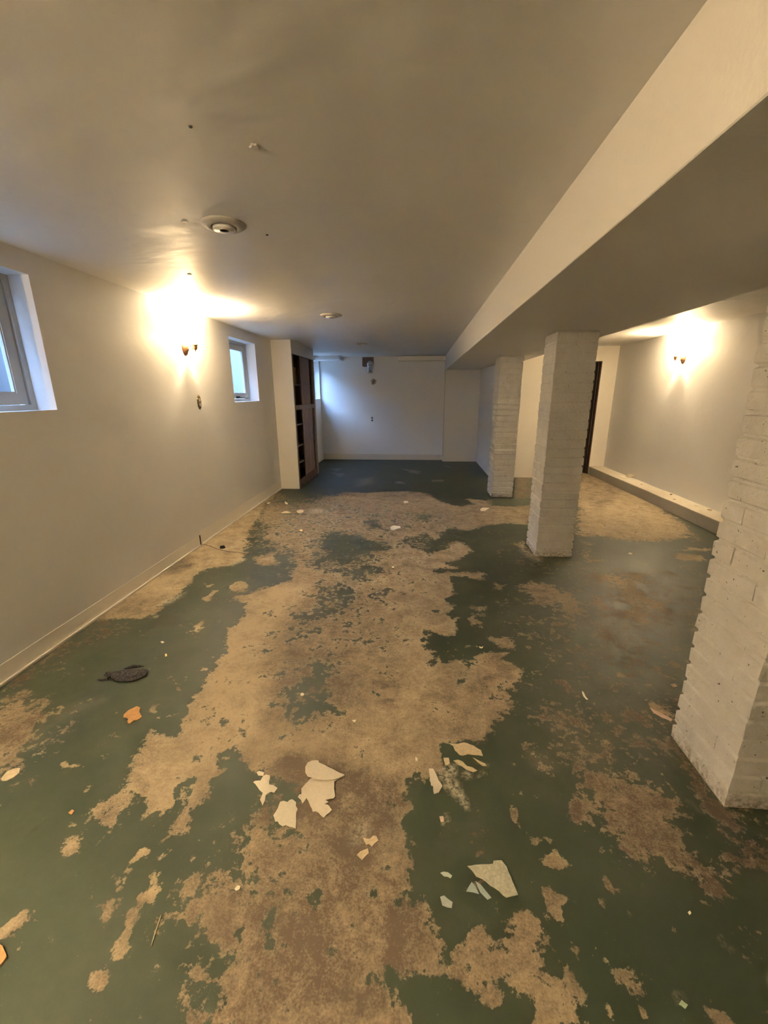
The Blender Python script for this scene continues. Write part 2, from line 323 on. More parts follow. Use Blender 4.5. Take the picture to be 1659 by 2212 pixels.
# ---------------------------------------------------------------- floor with its paint map
POLYS = [
[[[-5.804,15.118],[4.886,15.302],[1.953,5.822],[0.711,5.624],[0.306,5.785],[-0.204,6.223],[-1.443,6.286],[-2.008,5.741]],0.15,[None,None,0.15,None]],
[[[-2.113,6.059],[-1.662,5.492],[-1.416,6.159],[-0.695,6.135],[-0.206,6.286],[0.217,6.123],[0.301,5.678],[0.62,5.351],[0.821,5.505],[0.732,5.808],[1.082,5.774],[1.552,5.498],[1.28,4.644],[1.022,4.629],[0.738,4.577],[0.703,4.408],[0.541,4.398],[0.384,4.521],[0.284,4.319],[0.213,4.061],[0.124,4.309],[0.038,4.226],[-0.165,3.996],[0.036,3.735],[0.144,3.647],[0.316,3.904],[0.437,4.033],[0.545,3.817],[0.482,3.645],[0.474,3.577],[0.224,3.453],[0.385,3.391],[0.389,3.312],[0.272,3.314],[0.149,3.277],[0.231,3.217],[0.398,3.246],[0.573,3.239],[0.549,3.13],[0.293,3.175],[0.288,3.011],[0.292,2.84],[0.252,2.765],[0.298,2.639],[0.226,2.57],[0.296,2.52],[0.275,2.359],[0.199,2.301],[0.062,2.35],[0.075,2.262],[0.073,2.169],[0.122,2.108],[0.101,2.012],[0.13,2.087],[0.168,2.017],[0.296,2.047],[0.31,1.966],[0.325,2.049],[0.413,2.089],[0.522,2.054],[0.598,1.948],[0.492,1.791],[0.45,1.662],[0.362,1.598],[0.304,1.488],[0.138,1.452],[0.162,1.383],[0.065,1.27],[0.022,1.293],[-0.031,1.249],[-0.042,1.197],[-0.07,1.171],[-0.071,1.202],[-0.095,1.193],[-0.068,1.141],[-0.024,1.167],[0.005,1.152],[-0.018,1.128],[-0.033,1.087],[0.0,1.052],[-0.019,1.024],[0.001,0.967],[-0.006,0.897],[-0.047,0.859],[-0.014,0.845],[0.004,0.832],[0.026,0.853],[0.069,0.879],[0.082,0.86],[0.08,0.827],[0.104,0.789],[0.105,0.753],[0.125,0.745],[0.139,0.762],[0.134,0.788],[0.172,0.819],[0.2,0.81],[0.224,0.792],[0.236,0.769],[0.241,0.796],[0.266,0.815],[0.284,0.861],[0.299,0.876],[0.321,0.864],[0.34,0.876],[0.364,0.848],[0.372,0.81],[0.358,0.782],[0.344,0.746],[0.325,0.736],[0.353,0.723],[0.392,0.737],[0.399,0.709],[0.422,0.689],[0.44,0.661],[0.442,0.634],[0.288,0.608],[0.299,0.666],[0.273,0.68],[0.261,0.692],[0.245,0.711],[0.23,0.71],[0.212,0.68],[0.178,0.683],[0.158,0.702],[0.164,0.726],[0.12,0.723],[0.084,0.723],[0.046,0.709],[-0.006,0.714],[-0.043,0.723],[-0.063,0.712],[-0.076,0.681],[-0.053,0.683],[-0.044,0.669],[-0.008,0.647],[0.011,0.622],[0.021,0.588],[-0.432,0.553],[-0.448,0.588],[-0.473,0.652],[-0.468,0.697],[-0.504,0.714],[-0.515,0.743],[-0.552,0.793],[-0.651,0.808],[-0.674,0.842],[-0.637,0.878],[-0.564,0.913],[-0.552,0.956],[-0.566,1.029],[-0.558,1.07],[-0.44,1.095],[-0.412,1.177],[-0.518,1.227],[-0.642,1.259],[-0.695,1.33],[-0.76,1.356],[-0.786,1.337],[-0.761,1.266],[-0.794,1.18],[-0.799,1.098],[-0.78,1.032],[-0.827,1.007],[-0.823,1.067],[-0.853,1.15],[-0.86,1.101],[-0.873,1.063],[-0.88,1.009],[-0.898,1.045],[-0.931,1.054],[-0.977,1.105],[-1.063,1.141],[-1.123,1.112],[-1.149,1.067],[-1.123,1.112],[-1.107,1.176],[-1.109,1.255],[-1.17,1.303],[-1.149,1.376],[-1.164,1.445],[-1.04,1.42],[-1.03,1.493],[-1.029,1.563],[-1.072,1.599],[-1.088,1.734],[-1.101,1.844],[-1.093,1.941],[-1.167,2.167],[-1.208,2.242],[-1.177,2.361],[-1.176,2.463],[-1.234,2.603],[-1.326,2.703],[-1.269,2.774],[-1.091,2.962],[-1.008,3.002],[-1.017,3.231],[-1.095,3.664],[-1.376,3.825],[-1.57,3.965],[-1.632,4.435],[-1.893,4.696]],0.02,[0,0.55,0.2,None]],
[[[-1.893,4.696],[-1.332,5.778],[-0.8,4.962],[-0.959,4.075],[-1.106,3.545],[-1.45,3.902]],0.25,[0.42,0.5,0.9,None]],
[[[-2.154,6.184],[-1.865,4.335],[-1.564,3.392],[-1.808,3.131],[-1.78,2.724],[-1.782,2.397],[-1.828,2.328],[-2.123,2.308],[-2.131,2.003],[-2.465,1.979],[-3.213,3.658]],0.025,[0,0.7,None,None]],
[[[-2.082,6.187],[-1.762,6.369],[-1.006,6.309],[-1.302,5.643],[-1.231,5.043],[-1.487,4.88],[-1.986,5.474]],0.12,[0.8,None,None,None]],
[[[-2.499,3.456],[-2.062,3.484],[-1.938,3.252],[-2.093,3.019]],0.06,[None,0.35,None,None]],
[[[-2.362,2.633],[-1.849,2.743],[-1.78,2.403],[-2.094,2.292]],0.08,[None,0.45,None,None]],
[[[-0.436,3.083],[0.241,3.127],[0.238,2.807],[0.097,2.067],[-0.021,1.465],[-0.141,1.456],[-0.405,1.543],[-0.193,2.047],[-0.239,2.57]],0.12,[None,0.85,None,None]],
[[[-0.277,3.007],[0.016,3.069],[0.117,2.728],[-0.147,2.642]],0.1,[None,0.95,None,None]],
[[[-1.091,2.962],[-0.789,2.957],[-0.881,2.527],[-0.876,2.137],[-0.85,1.917],[-0.702,1.522],[-0.543,1.427],[-0.763,1.363],[-0.946,1.398],[-1.043,1.498],[-1.096,1.678],[-1.178,2.166],[-1.219,2.71]],0.08,[None,1.0,None,None]],
[[[-1.188,1.381],[-0.825,1.407],[-0.78,1.271],[-0.827,1.11],[-0.925,1.068],[-1.071,1.207]],0.08,[None,0.8,None,None]],
[[[-0.848,2.139],[-0.562,2.26],[-0.323,2.225],[-0.345,1.994],[-0.418,1.831],[-0.405,1.543],[-0.6,1.475],[-0.798,1.881]],0.08,[None,0.35,None,None]],
[[[-0.458,1.904],[-0.085,2.012],[-0.029,1.823],[-0.199,1.616],[-0.405,1.543],[-0.468,1.723]],0.08,[None,0.3,None,None]],
[[[-0.617,1.528],[0.019,1.631],[0.22,1.482],[-0.017,1.326],[-0.476,1.337]],0.08,[None,0.62,None,None]],
[[[-0.521,1.357],[-0.328,1.37],[-0.107,1.277],[-0.081,1.165],[-0.16,0.985],[-0.296,1.049],[-0.524,1.048],[-0.511,1.208]],0.06,[None,0.05,None,None]],
[[[-0.582,0.886],[-0.296,1.049],[-0.079,1.13],[0.021,0.931],[0.021,0.716],[-0.033,0.605],[-0.437,0.575],[-0.481,0.725]],0.1,[None,0.12,None,None]],
[[[0.07,1.141],[0.324,1.151],[0.298,1.018],[0.169,0.995],[0.066,1.001]],0.04,[None,0.2,None,None]],
[[[-0.208,0.914],[0.021,0.957],[0.073,0.818],[0.021,0.734],[-0.154,0.75]],0.08,[None,0.25,None,None]],
[[[0.097,0.778],[0.366,0.861],[0.348,0.749],[0.189,0.728]],0.05,[None,0.3,None,None]],
[[[0.273,1.995],[0.556,2.036],[0.554,1.864],[0.342,1.78],[0.261,1.879]],0.06,[None,0.5,0.6,None]],
[[[0.25,1.773],[0.464,1.823],[0.357,1.598],[0.222,1.508],[0.146,1.583]],0.06,[None,0.4,None,None]],
[[[-0.778,3.247],[-0.123,2.857],[-0.256,2.133],[-0.55,2.209]],0.12,[None,0.6,None,None]],
[[[-0.491,5.432],[0.634,5.495],[0.548,4.654],[-0.246,4.433]],0.2,[None,0.6,None,None]],
[[[-1.247,5.389],[-0.24,5.446],[-0.187,4.274],[-0.959,4.075]],0.3,[0.2,0.45,0.5,None]],
[[[-0.141,3.24],[0.241,3.127],[0.22,2.539],[-0.077,2.519]],0.1,[None,0.6,None,None]],
[[[-1.627,5.368],[-0.182,5.574],[0.849,5.273],[0.696,4.574],[0.013,4.286],[-0.141,3.24],[-0.977,3.387],[-1.498,4.195]],0.3,[0.33,0.42,0.6,None]],
[[[-0.775,3.061],[-0.127,2.935],[-0.193,2.047],[-0.53,2.114],[-0.778,2.193]],0.2,[0.3,0.45,None,None]],
[[[-0.668,0.88],[-0.401,0.967],[-0.292,0.692],[-0.415,0.577]],0.12,[0.25,None,None,None]],
[[[-0.967,3.366],[-0.877,3.502],[-0.9,3.701],[-0.987,3.917],[-0.943,4.091],[-0.829,4.251],[-0.635,4.11],[-0.5,3.975],[-0.293,3.988],[-0.297,3.739],[-0.45,3.552],[-0.724,3.361],[-0.811,3.304]],0.05,[0.85,None,0.4,None]],
[[[-0.557,4.588],[-0.484,4.721],[-0.366,4.426],[-0.487,4.385]],0.04,[0.85,None,None,None]],
[[[0.04,4.969],[0.21,4.918],[0.148,4.703],[0.029,4.733]],0.04,[0.8,None,None,None]],
[[[-0.869,2.435],[-0.857,2.555],[-0.756,2.548],[-0.772,2.634],[-0.753,2.778],[-0.781,2.957],[-0.667,2.998],[-0.495,2.976],[-0.36,3.088],[-0.351,3.294],[-0.452,3.529],[-0.582,3.543],[-0.738,3.456],[-0.788,3.295],[-0.571,3.212],[-0.569,2.971],[-0.428,2.762],[-0.429,2.545],[-0.579,2.485],[-0.615,2.365],[-0.678,2.252],[-0.776,2.234],[-0.868,2.207],[-0.878,2.319]],0.06,[0.62,None,0.6,None]],
[[[-0.529,3.469],[-0.363,3.293],[-0.36,3.088],[-0.499,3.123]],0.06,[0.75,None,0.9,None]],
[[[-0.322,2.906],[-0.198,2.915],[-0.206,2.777],[-0.31,2.631]],0.04,[0.55,None,0.6,None]],
[[[-0.314,3.326],[-0.233,3.321],[-0.231,3.187],[-0.301,3.182]],0.03,[0.75,None,None,None]],
[[[0.107,2.607],[0.163,2.649],[0.193,2.549],[0.141,2.497]],0.03,[0.7,None,None,None]],
[[[-1.077,2.451],[-1.031,2.485],[-1.005,2.432],[-1.049,2.405]],0.03,[0.6,None,None,None]],
[[[-0.622,1.571],[-0.624,1.675],[-0.644,1.823],[-0.607,1.934],[-0.537,2.023],[-0.453,1.994],[-0.422,1.838],[-0.416,1.69],[-0.422,1.545],[-0.506,1.52],[-0.552,1.492]],0.07,[0.85,None,0.45,None]],
[[[-0.756,2.121],[-0.52,2.068],[-0.449,1.986],[-0.634,1.892]],0.12,[0.45,None,0.7,None]],
[[[-0.425,2.322],[-0.226,2.42],[-0.183,2.26],[-0.343,2.164]],0.1,[0.4,None,0.7,None]],
[[[-0.643,1.263],[-0.616,1.293],[-0.449,1.242],[-0.411,1.206],[-0.411,1.173],[-0.473,1.093],[-0.561,1.078]],0.03,[0.6,None,0.4,None]],
[[[-0.652,0.907],[-0.516,0.944],[-0.449,0.846],[-0.481,0.787],[-0.55,0.788],[-0.661,0.813]],0.05,[0.5,0.35,0.6,None]],
[[[-0.505,1.041],[-0.394,1.049],[-0.379,0.997],[-0.469,0.983]],0.03,[0.6,None,0.5,None]],
[[[-0.43,0.854],[-0.393,0.851],[-0.345,0.787],[-0.352,0.725],[-0.349,0.645],[-0.367,0.643],[-0.398,0.783]],0.03,[0.5,None,0.5,None]],
[[[-0.304,0.875],[-0.272,0.872],[-0.266,0.834],[-0.288,0.835]],0.015,[0.75,None,None,None]],
[[[-0.215,0.735],[-0.187,0.733],[-0.188,0.723],[-0.207,0.725]],0.01,[0.75,None,None,None]],
[[[-0.134,0.894],[-0.119,0.893],[-0.115,0.877],[-0.13,0.882]],0.01,[0.8,None,None,None]],
[[[0.041,0.815],[0.06,0.817],[0.059,0.775],[0.049,0.775]],0.01,[0.8,None,None,None]],
[[[-0.716,1.829],[-0.673,1.851],[-0.649,1.71],[-0.67,1.675]],0.03,[0.5,None,None,None]],
[[[-0.819,1.514],[-0.724,1.414],[-0.836,1.432],[-0.944,1.477],[-1.033,1.499],[-1.009,1.558]],0.03,[0.5,None,0.6,None]],
[[[-0.857,1.233],[-0.824,1.242],[-0.824,1.205],[-0.871,1.182],[-0.903,1.179],[-0.889,1.221]],0.008,[0.8,None,None,None]],
[[[-0.905,1.329],[-0.88,1.321],[-0.872,1.297],[-0.892,1.302]],0.006,[0.8,None,None,None]],
[[[-0.911,1.169],[-0.888,1.171],[-0.879,1.139],[-0.89,1.127]],0.006,[0.8,None,None,None]],
[[[-0.862,1.135],[-0.845,1.149],[-0.839,1.131],[-0.848,1.116]],0.006,[0.8,None,None,None]],
[[[-0.091,1.654],[-0.047,1.663],[-0.05,1.612],[-0.085,1.609]],0.02,[0.3,None,None,None]],
[[[0.261,1.879],[0.304,1.938],[0.283,1.863]],0.01,[0.7,None,None,None]],
[[[0.343,1.867],[0.406,1.86],[0.388,1.783],[0.345,1.797]],0.015,[0.7,None,None,None]],
[[[0.223,1.862],[0.263,1.858],[0.245,1.814]],0.01,[0.7,None,None,0.3]],
[[[0.019,1.163],[0.045,1.16],[0.04,1.13],[0.02,1.134]],0.006,[0,None,None,None]],
[[[-1.462,3.465],[-1.323,3.531],[-1.236,3.402],[-1.311,3.313],[-1.409,3.348]],0.03,[0,0.55,None,None]],
[[[-0.033,1.227],[-0.015,1.234],[-0.018,1.21]],0.005,[0,None,None,None]],
[[[-0.021,0.893],[0.007,0.892],[0.014,0.869],[-0.013,0.861],[-0.034,0.866]],0.01,[0.4,None,None,None]],
[[[0.134,1.451],[0.187,1.45],[0.303,1.382],[0.31,1.333],[0.287,1.282],[0.222,1.293],[0.178,1.351],[0.124,1.38]],0.01,[1,None,0.05,None]],
[[[0.127,0.977],[0.179,1.004],[0.221,0.997],[0.246,0.929],[0.284,0.895],[0.309,0.897],[0.379,0.891],[0.296,0.862],[0.219,0.839],[0.132,0.916]],0.008,[1,None,0.05,None]],
[[[0.058,1.269],[0.118,1.274],[0.205,1.149],[0.183,1.124],[0.11,1.125],[0.112,1.082],[0.08,1.058],[0.005,1.052],[-0.028,1.088],[0.02,1.172]],0.01,[1,None,0.05,None]],
[[[0.324,1.151],[0.408,1.201],[0.515,1.174],[0.636,1.117],[0.592,0.973],[0.804,0.916],[1.009,0.888],[0.848,0.623],[0.436,0.619],[0.381,0.743],[0.386,0.841],[0.378,0.957],[0.354,1.037]],0.08,[None,None,0.05,None]],
[[[-0.064,0.728],[0.265,0.752],[0.29,0.615],[-0.011,0.592]],0.08,[None,None,0.05,None]],
[[[0.079,2.469],[0.33,2.546],[0.4,2.178],[0.553,2.143],[0.501,2.011],[0.269,1.955],[0.096,2.024]],0.08,[None,None,0.1,None]],
[[[0.837,3.047],[0.935,3.138],[1.087,3.08],[1.172,2.869],[1.139,2.601],[1.051,2.683],[1.026,2.775],[0.948,2.676],[0.87,2.737],[0.825,2.883]],0.03,[0,0.45,None,None]],
[[[0.37,2.549],[0.404,2.595],[0.43,2.493],[0.426,2.419],[0.381,2.461]],0.02,[0,0.4,None,None]],
[[[0.426,2.667],[0.463,2.683],[0.493,2.607],[0.477,2.581]],0.02,[0,0.5,None,None]],
[[[0.467,2.31],[0.56,2.311],[0.7,2.367],[0.581,2.277],[0.596,2.191],[0.527,2.21],[0.469,2.24]],0.02,[0,0.45,None,None]],
[[[0.292,2.18],[0.385,2.191],[0.383,2.172],[0.295,2.161]],0.01,[0,0.5,None,None]],
[[[0.325,2.049],[0.406,2.133],[0.54,2.142],[0.439,2.091],[0.392,2.037],[0.556,2.032],[0.573,1.996],[0.422,1.986]],0.015,[0,0.45,None,None]],
[[[0.616,3.049],[0.713,3.031],[0.671,2.91],[0.644,2.947]],0.02,[0,0.4,None,None]],
[[[1.316,2.901],[1.391,2.906],[1.34,2.775],[1.315,2.625],[1.252,2.658]],0.03,[0,0.8,None,None]],
[[[0.598,3.186],[0.47,3.178],[0.559,3.275]],0.02,[0,0.55,None,None]],
[[[0.78,2.072],[0.716,2.068],[0.778,2.106]],0.03,[0,0.5,None,None]],
[[[0.425,0.938],[0.465,0.908],[0.454,0.873],[0.435,0.853],[0.447,0.833],[0.418,0.84],[0.384,0.868],[0.386,0.897]],0.006,[0,0.3,None,None]],
[[[0.586,0.966],[0.607,0.97],[0.612,0.956],[0.594,0.94],[0.585,0.95]],0.008,[0,0.25,None,None]],
[[[0.525,0.796],[0.537,0.768],[0.562,0.772],[0.583,0.765],[0.581,0.727],[0.552,0.708],[0.541,0.737],[0.533,0.759]],0.008,[0,0.3,None,None]],
[[[0.567,0.697],[0.577,0.691],[0.577,0.678],[0.566,0.673]],0.006,[0,0.35,None,None]],
[[[0.727,0.695],[0.767,0.695],[0.771,0.666],[0.716,0.662]],0.006,[0,0.3,None,None]],
[[[0.477,0.698],[0.491,0.695],[0.494,0.668],[0.479,0.671]],0.01,[0,0.3,None,None]],
[[[0.42,1.007],[0.442,1.043],[0.465,1.062],[0.507,1.017],[0.476,1.001],[0.445,1.004]],0.008,[0,0.4,None,None]],
[[[0.403,1.082],[0.438,1.098],[0.476,1.087],[0.474,1.06],[0.449,1.085],[0.407,1.07]],0.006,[0,0.35,None,None]],
[[[0.362,1.18],[0.377,1.172],[0.389,1.123],[0.37,1.122]],0.006,[0,0.3,None,None]],
[[[0.405,0.727],[0.43,0.716],[0.452,0.706],[0.434,0.691],[0.414,0.702]],0.01,[0,0.3,None,None]],
[[[-1.188,0.942],[-1.174,0.958],[-1.123,0.977],[-1.119,0.932],[-1.129,0.916],[-1.153,0.915]],0.015,[0,0.6,None,None]],
[[[-0.887,0.969],[-0.849,0.952],[-0.846,0.914],[-0.872,0.932],[-0.879,0.893],[-0.873,0.863],[-0.874,0.833],[-0.885,0.824],[-0.88,0.797],[-0.862,0.76],[-0.882,0.769],[-0.892,0.814],[-0.888,0.862],[-0.897,0.897],[-0.901,0.948]],0.006,[0,0.7,None,None]],
[[[-0.826,0.919],[-0.801,0.944],[-0.797,0.921],[-0.818,0.914]],0.008,[0,0.65,None,None]],
[[[-0.819,0.889],[-0.797,0.895],[-0.754,0.838],[-0.765,0.812],[-0.814,0.813],[-0.801,0.838]],0.01,[0,0.6,None,None]],
[[[-0.809,0.786],[-0.791,0.773],[-0.791,0.743],[-0.793,0.722],[-0.768,0.687],[-0.786,0.676],[-0.806,0.691],[-0.809,0.721]],0.008,[0,0.75,None,None]],
[[[-0.849,0.647],[-0.829,0.659],[-0.804,0.666],[-0.794,0.67],[-0.786,0.631],[-0.789,0.619],[-0.82,0.631]],0.008,[0,0.45,None,None]],
[[[-1.12,0.763],[-1.097,0.735],[-1.118,0.712],[-1.121,0.687],[-1.146,0.685],[-1.15,0.716],[-1.139,0.743]],0.008,[0,0.8,None,None]],
[[[-1.219,0.837],[-1.214,0.864],[-1.2,0.834]],0.006,[0,0.5,None,None]],
[[[-0.904,0.596],[-0.896,0.611],[-0.895,0.595]],0.004,[0,0.7,None,None]],
[[[-1.123,1.112],[-1.063,1.141],[-1.034,1.086],[-1.026,1.044],[-1.045,1.018],[-1.082,1.048],[-1.064,1.066],[-1.112,1.072],[-1.126,1.045],[-1.157,1.072]],0.02,[0,0.45,None,None]],
[[[-1.434,2.833],[-1.447,2.947],[-1.383,2.977],[-1.285,2.924],[-1.298,2.818],[-1.371,2.774]],0.02,[0,0.7,None,None]],
[[[-1.557,2.673],[-1.53,2.779],[-1.495,2.805],[-1.505,2.676],[-1.518,2.632]],0.012,[0,0.7,None,None]],
[[[-1.443,2.242],[-1.409,2.322],[-1.391,2.381],[-1.346,2.303],[-1.376,2.23]],0.015,[0,0.65,None,None]],
[[[-1.689,2.873],[-1.617,2.902],[-1.64,2.835]],0.01,[0,0.7,None,None]],
[[[-1.715,1.523],[-1.688,1.546],[-1.661,1.518],[-1.688,1.501]],0.01,[0,0.35,None,None]],
[[[-1.24,1.165],[-1.221,1.17],[-1.212,1.141],[-1.224,1.14]],0.008,[0,0.5,None,None]],
[[[-1.188,1.024],[-1.171,1.025],[-1.159,1.006],[-1.175,1.008]],0.006,[0,0.5,None,None]],
[[[-1.445,1.233],[-1.416,1.246],[-1.322,1.242],[-1.404,1.221]],0.005,[0,0.7,None,None]],
[[[-1.151,1.548],[-1.101,1.551],[-1.149,1.525]],0.006,[0,0.7,None,None]],
[[[-1.187,1.873],[-1.14,1.869],[-1.133,1.845],[-1.163,1.843]],0.008,[0,0.7,None,None]],
[[[-1.237,1.557],[-1.178,1.517],[-1.163,1.518],[-1.236,1.572]],0.01,[0,0.6,None,None]],
[[[1.055,2.536],[1.081,2.567],[1.03,2.594]],0.02,[0,0.5,None,None]],
[[[-0.596,0.662],[-0.582,0.672],[-0.578,0.653]],0.02,[0,0.35,None,None]],
[[[2.024,2.437],[2.098,2.391],[2.005,2.336]],0.02,[0,0.5,None,None]],
[[[1.942,5.039],[2.162,4.934],[1.995,4.775]],0.03,[0,0.7,None,None]],
[[[0.921,3.916],[1.388,3.486],[1.623,3.307],[2.305,3.352],[2.102,2.861],[1.352,1.852],[1.097,1.545],[0.863,1.634],[0.97,2.217],[0.809,2.303],[0.845,2.644],[1.162,2.665],[1.255,3.108]],0.25,[0.5,0.45,0.85,None]],
[[[1.667,2.946],[1.767,2.797],[1.7,2.701],[1.616,2.747],[1.55,2.824]],0.05,[0.25,1.0,1.3,None]],
[[[1.478,2.751],[1.588,2.662],[1.52,2.556],[1.434,2.591]],0.05,[0.3,0.9,1.2,None]],
[[[2.429,3.827],[2.643,3.782],[2.585,3.69],[2.399,3.635],[2.348,3.719]],0.02,[0,0.95,1.2,None]],
[[[2.447,3.948],[2.851,3.986],[2.801,3.91],[2.442,3.887]],0.02,[0.2,0.9,1.2,None]],
[[[1.577,2.896],[1.509,3.21],[1.509,3.3],[1.865,3.278]],0.05,[0.3,0.85,1,None]],
[[[1.812,4.556],[1.654,3.663],[1.796,3.618],[1.5,3.577]],0.04,[0.45,0.8,1,None]],
[[[3.29,8.537],[3.289,5.767],[3.006,4.547],[2.869,4.281],[2.353,4.165],[1.924,4.223],[1.714,4.39],[2.458,6.427]],0.08,[0.1,0.8,0.9,None]],
[[[1.764,7.587],[2.096,7.602],[1.667,5.941],[1.403,5.927]],0.08,[0.3,0.35,0.9,None]],
[[[3.354,8.54],[3.363,7.935],[3.185,6.465],[2.391,5.361],[2.274,5.84]],0.1,[0.1,0.4,None,None]],
[[[1.91,3.736],[2.084,3.636],[1.898,3.42]],0.05,[1,None,0.9,None]],
[[[1.889,2.991],[2.116,2.932],[1.92,2.716],[1.839,2.843]],0.06,[None,None,None,0.5]],
[[[0.794,2.253],[1.376,2.246],[1.097,1.545],[1.041,1.321],[0.944,1.396],[0.818,1.525],[0.61,1.616],[0.534,1.729],[0.71,1.806]],0.12,[0.7,0.25,0.75,None]],
[[[1.025,2.221],[1.22,2.189],[1.21,2.061],[0.991,2.006]],0.08,[None,None,None,0.4]],
[[[1.152,1.805],[1.207,1.746],[1.197,1.672],[1.138,1.697]],0.01,[0.2,0.8,0.8,None]],
[[[1.1,2.033],[1.128,1.94],[1.084,1.919]],0.015,[0.4,0.8,1.2,None]],
[[[0.61,1.616],[0.731,1.667],[0.838,1.527],[0.892,1.436],[0.743,1.299],[0.655,1.293],[0.589,1.414]],0.07,[0.5,0.3,0.8,None]],
[[[0.487,1.453],[0.579,1.38],[0.547,1.335],[0.467,1.372]],0.03,[0.6,0.6,1.2,None]],
[[[0.733,1.318],[0.858,1.327],[0.966,1.278],[0.947,1.11],[0.901,1.035],[0.792,1.041],[0.692,1.106],[0.67,1.202]],0.05,[0,0.18,0.2,None]],
[[[0.591,1.232],[0.637,1.244],[0.63,1.182],[0.58,1.153]],0.02,[0.1,0.3,None,None]],
[[[1.06,1.383],[1.071,1.343],[1.056,1.213],[1.049,1.132],[1.058,1.061],[0.96,1.04],[0.97,1.174]],0.03,[1,None,0.1,None]],
[[[1.117,1.547],[1.151,1.525],[1.146,1.255],[1.107,1.152],[1.073,1.214],[1.091,1.406]],0.015,[0.2,0.1,None,0.4]],
[[[1.105,1.217],[1.272,1.212],[1.118,1.012],[1.038,1.032],[1.028,1.101]],0.04,[0.3,0.05,None,0.3]],
[[[1.012,1.272],[1.035,1.255],[1.045,1.216],[1.024,1.211]],0.006,[0.8,None,1.3,None]],
[[[0.919,1.064],[0.962,1.0],[0.992,0.93],[0.919,0.936],[0.885,1.008]],0.03,[0.4,0.12,None,None]],
[[[1.089,4.06],[1.104,3.685],[1.095,3.573],[1.055,3.74],[1.026,3.988]],0.03,[0,1.0,0.8,None]],
[[[1.059,5.826],[1.645,5.858],[1.418,5.443],[0.999,5.467]],0.04,[0.9,None,0.3,None]],
[[[-2.075,1.512],[-2.053,1.584],[-1.822,1.574],[-1.788,1.488],[-1.599,1.458],[-1.572,1.328],[-1.586,1.212],[-1.653,1.125]],0.05,[0.15,0.3,0.3,None]],
[[[-2.149,1.604],[-2.125,2.29],[-1.817,2.311],[-1.696,2.224],[-1.937,2.016],[-2.001,1.683],[-2.047,1.578]],0.04,[0.6,0.2,None,0.25]],  # shadow strip along the left wall foot, painted brown over the green
[[[-1.681,1.525],[-1.563,1.645],[-1.493,1.617],[-1.578,1.46],[-1.63,1.3],[-1.68,1.397]],0.04,[0.7,None,0.9,None]],
[[[-1.758,2.309],[-1.736,2.413],[-1.583,2.423],[-1.547,2.359],[-1.485,2.375],[-1.533,2.279],[-1.658,2.288],[-1.693,2.219]],0.015,[None,None,None,0.5]],
[[[-2.164,3.237],[-2.143,3.312],[-1.959,3.292],[-1.899,3.194],[-1.964,3.074],[-2.069,3.114]],0.03,[None,None,None,0.5]],
[[[-0.167,2.878],[-0.135,2.887],[-0.13,2.849],[-0.161,2.84]],0.008,[None,None,None,0.9]],
[[[-0.099,2.867],[-0.068,2.861],[-0.056,2.824],[-0.087,2.83]],0.008,[None,None,None,0.9]],
[[[0.595,3.306],[0.618,3.308],[0.612,3.269],[0.589,3.268]],0.005,[None,None,None,1]],
[[[-1.452,2.848],[-1.434,2.849],[-1.413,2.803],[-1.431,2.801]],0.004,[None,None,None,1]],
[[[-0.711,2.439],[-0.69,2.441],[-0.684,2.418],[-0.705,2.416]],0.006,[None,None,None,0.9]],
[[[-0.59,2.191],[-0.533,2.195],[-0.535,2.166],[-0.576,2.168]],0.01,[None,None,None,0.5]],
[[[-0.137,1.726],[-0.119,1.734],[-0.095,1.723],[-0.104,1.709],[-0.131,1.71]],0.005,[None,None,None,0.7]],
[[[-0.158,0.79],[-0.135,0.794],[-0.131,0.786],[-0.153,0.785]],0.004,[None,None,None,0.5]],
[[[1.217,1.969],[1.24,1.955],[1.222,1.932],[1.21,1.946]],0.008,[None,None,None,0.8]],
[[[1.087,1.833],[1.101,1.834],[1.092,1.817],[1.079,1.816]],0.006,[None,None,None,0.8]],
[[[-1.847,1.731],[-1.843,1.757],[-1.839,1.765],[-1.826,1.725]],0.004,[None,None,None,0.8]],
[[[-1.302,0.956],[-1.297,0.991],[-1.288,1.028],[-1.289,0.992],[-1.294,0.955]],0.003,[None,None,None,0.8]],
[[[-2.038,2.29],[-2.027,2.297],[-2.01,2.275],[-2.021,2.269]],0.006,[None,None,None,0.7]],
[[[0.245,1.367],[0.279,1.347],[0.261,1.284],[0.228,1.302]],0.01,[None,None,None,0.4]],
[[[0.18,0.955],[0.243,0.91],[0.281,0.895],[0.254,0.893],[0.204,0.925],[0.165,0.954]],0.006,[None,None,None,0.6]],
[[[-0.217,1.055],[-0.182,1.089],[-0.15,1.095],[-0.138,1.06],[-0.164,1.013],[-0.203,1.018]],0.02,0.5],
[[[0.094,1.328],[0.178,1.347],[0.184,1.297],[0.163,1.283],[0.192,1.269],[0.202,1.198],[0.205,1.163],[0.163,1.213],[0.134,1.249],[0.109,1.273]],0.006,0.8],
[[[0.199,1.302],[0.219,1.32],[0.246,1.305],[0.24,1.284],[0.215,1.287]],0.006,0.8],
[[[0.276,1.326],[0.29,1.323],[0.287,1.3],[0.271,1.289],[0.279,1.31]],0.003,0.8],
[[[-0.274,8.27],[0.049,7.975],[0.005,7.684],[-0.222,8.063]],0.04,0.5],
[[[0.287,7.136],[0.463,7.144],[0.456,7.026],[0.299,7.018]],0.03,0.7],
[[[-0.323,6.948],[-0.19,6.954],[-0.186,6.841],[-0.318,6.834]],0.03,0.7],
[[[-1.721,8.205],[-1.534,8.214],[-1.541,7.901]],0.05,0.4],
[[[-1.639,7.798],[-1.382,7.618],[-1.377,7.348]],0.05,0.4],
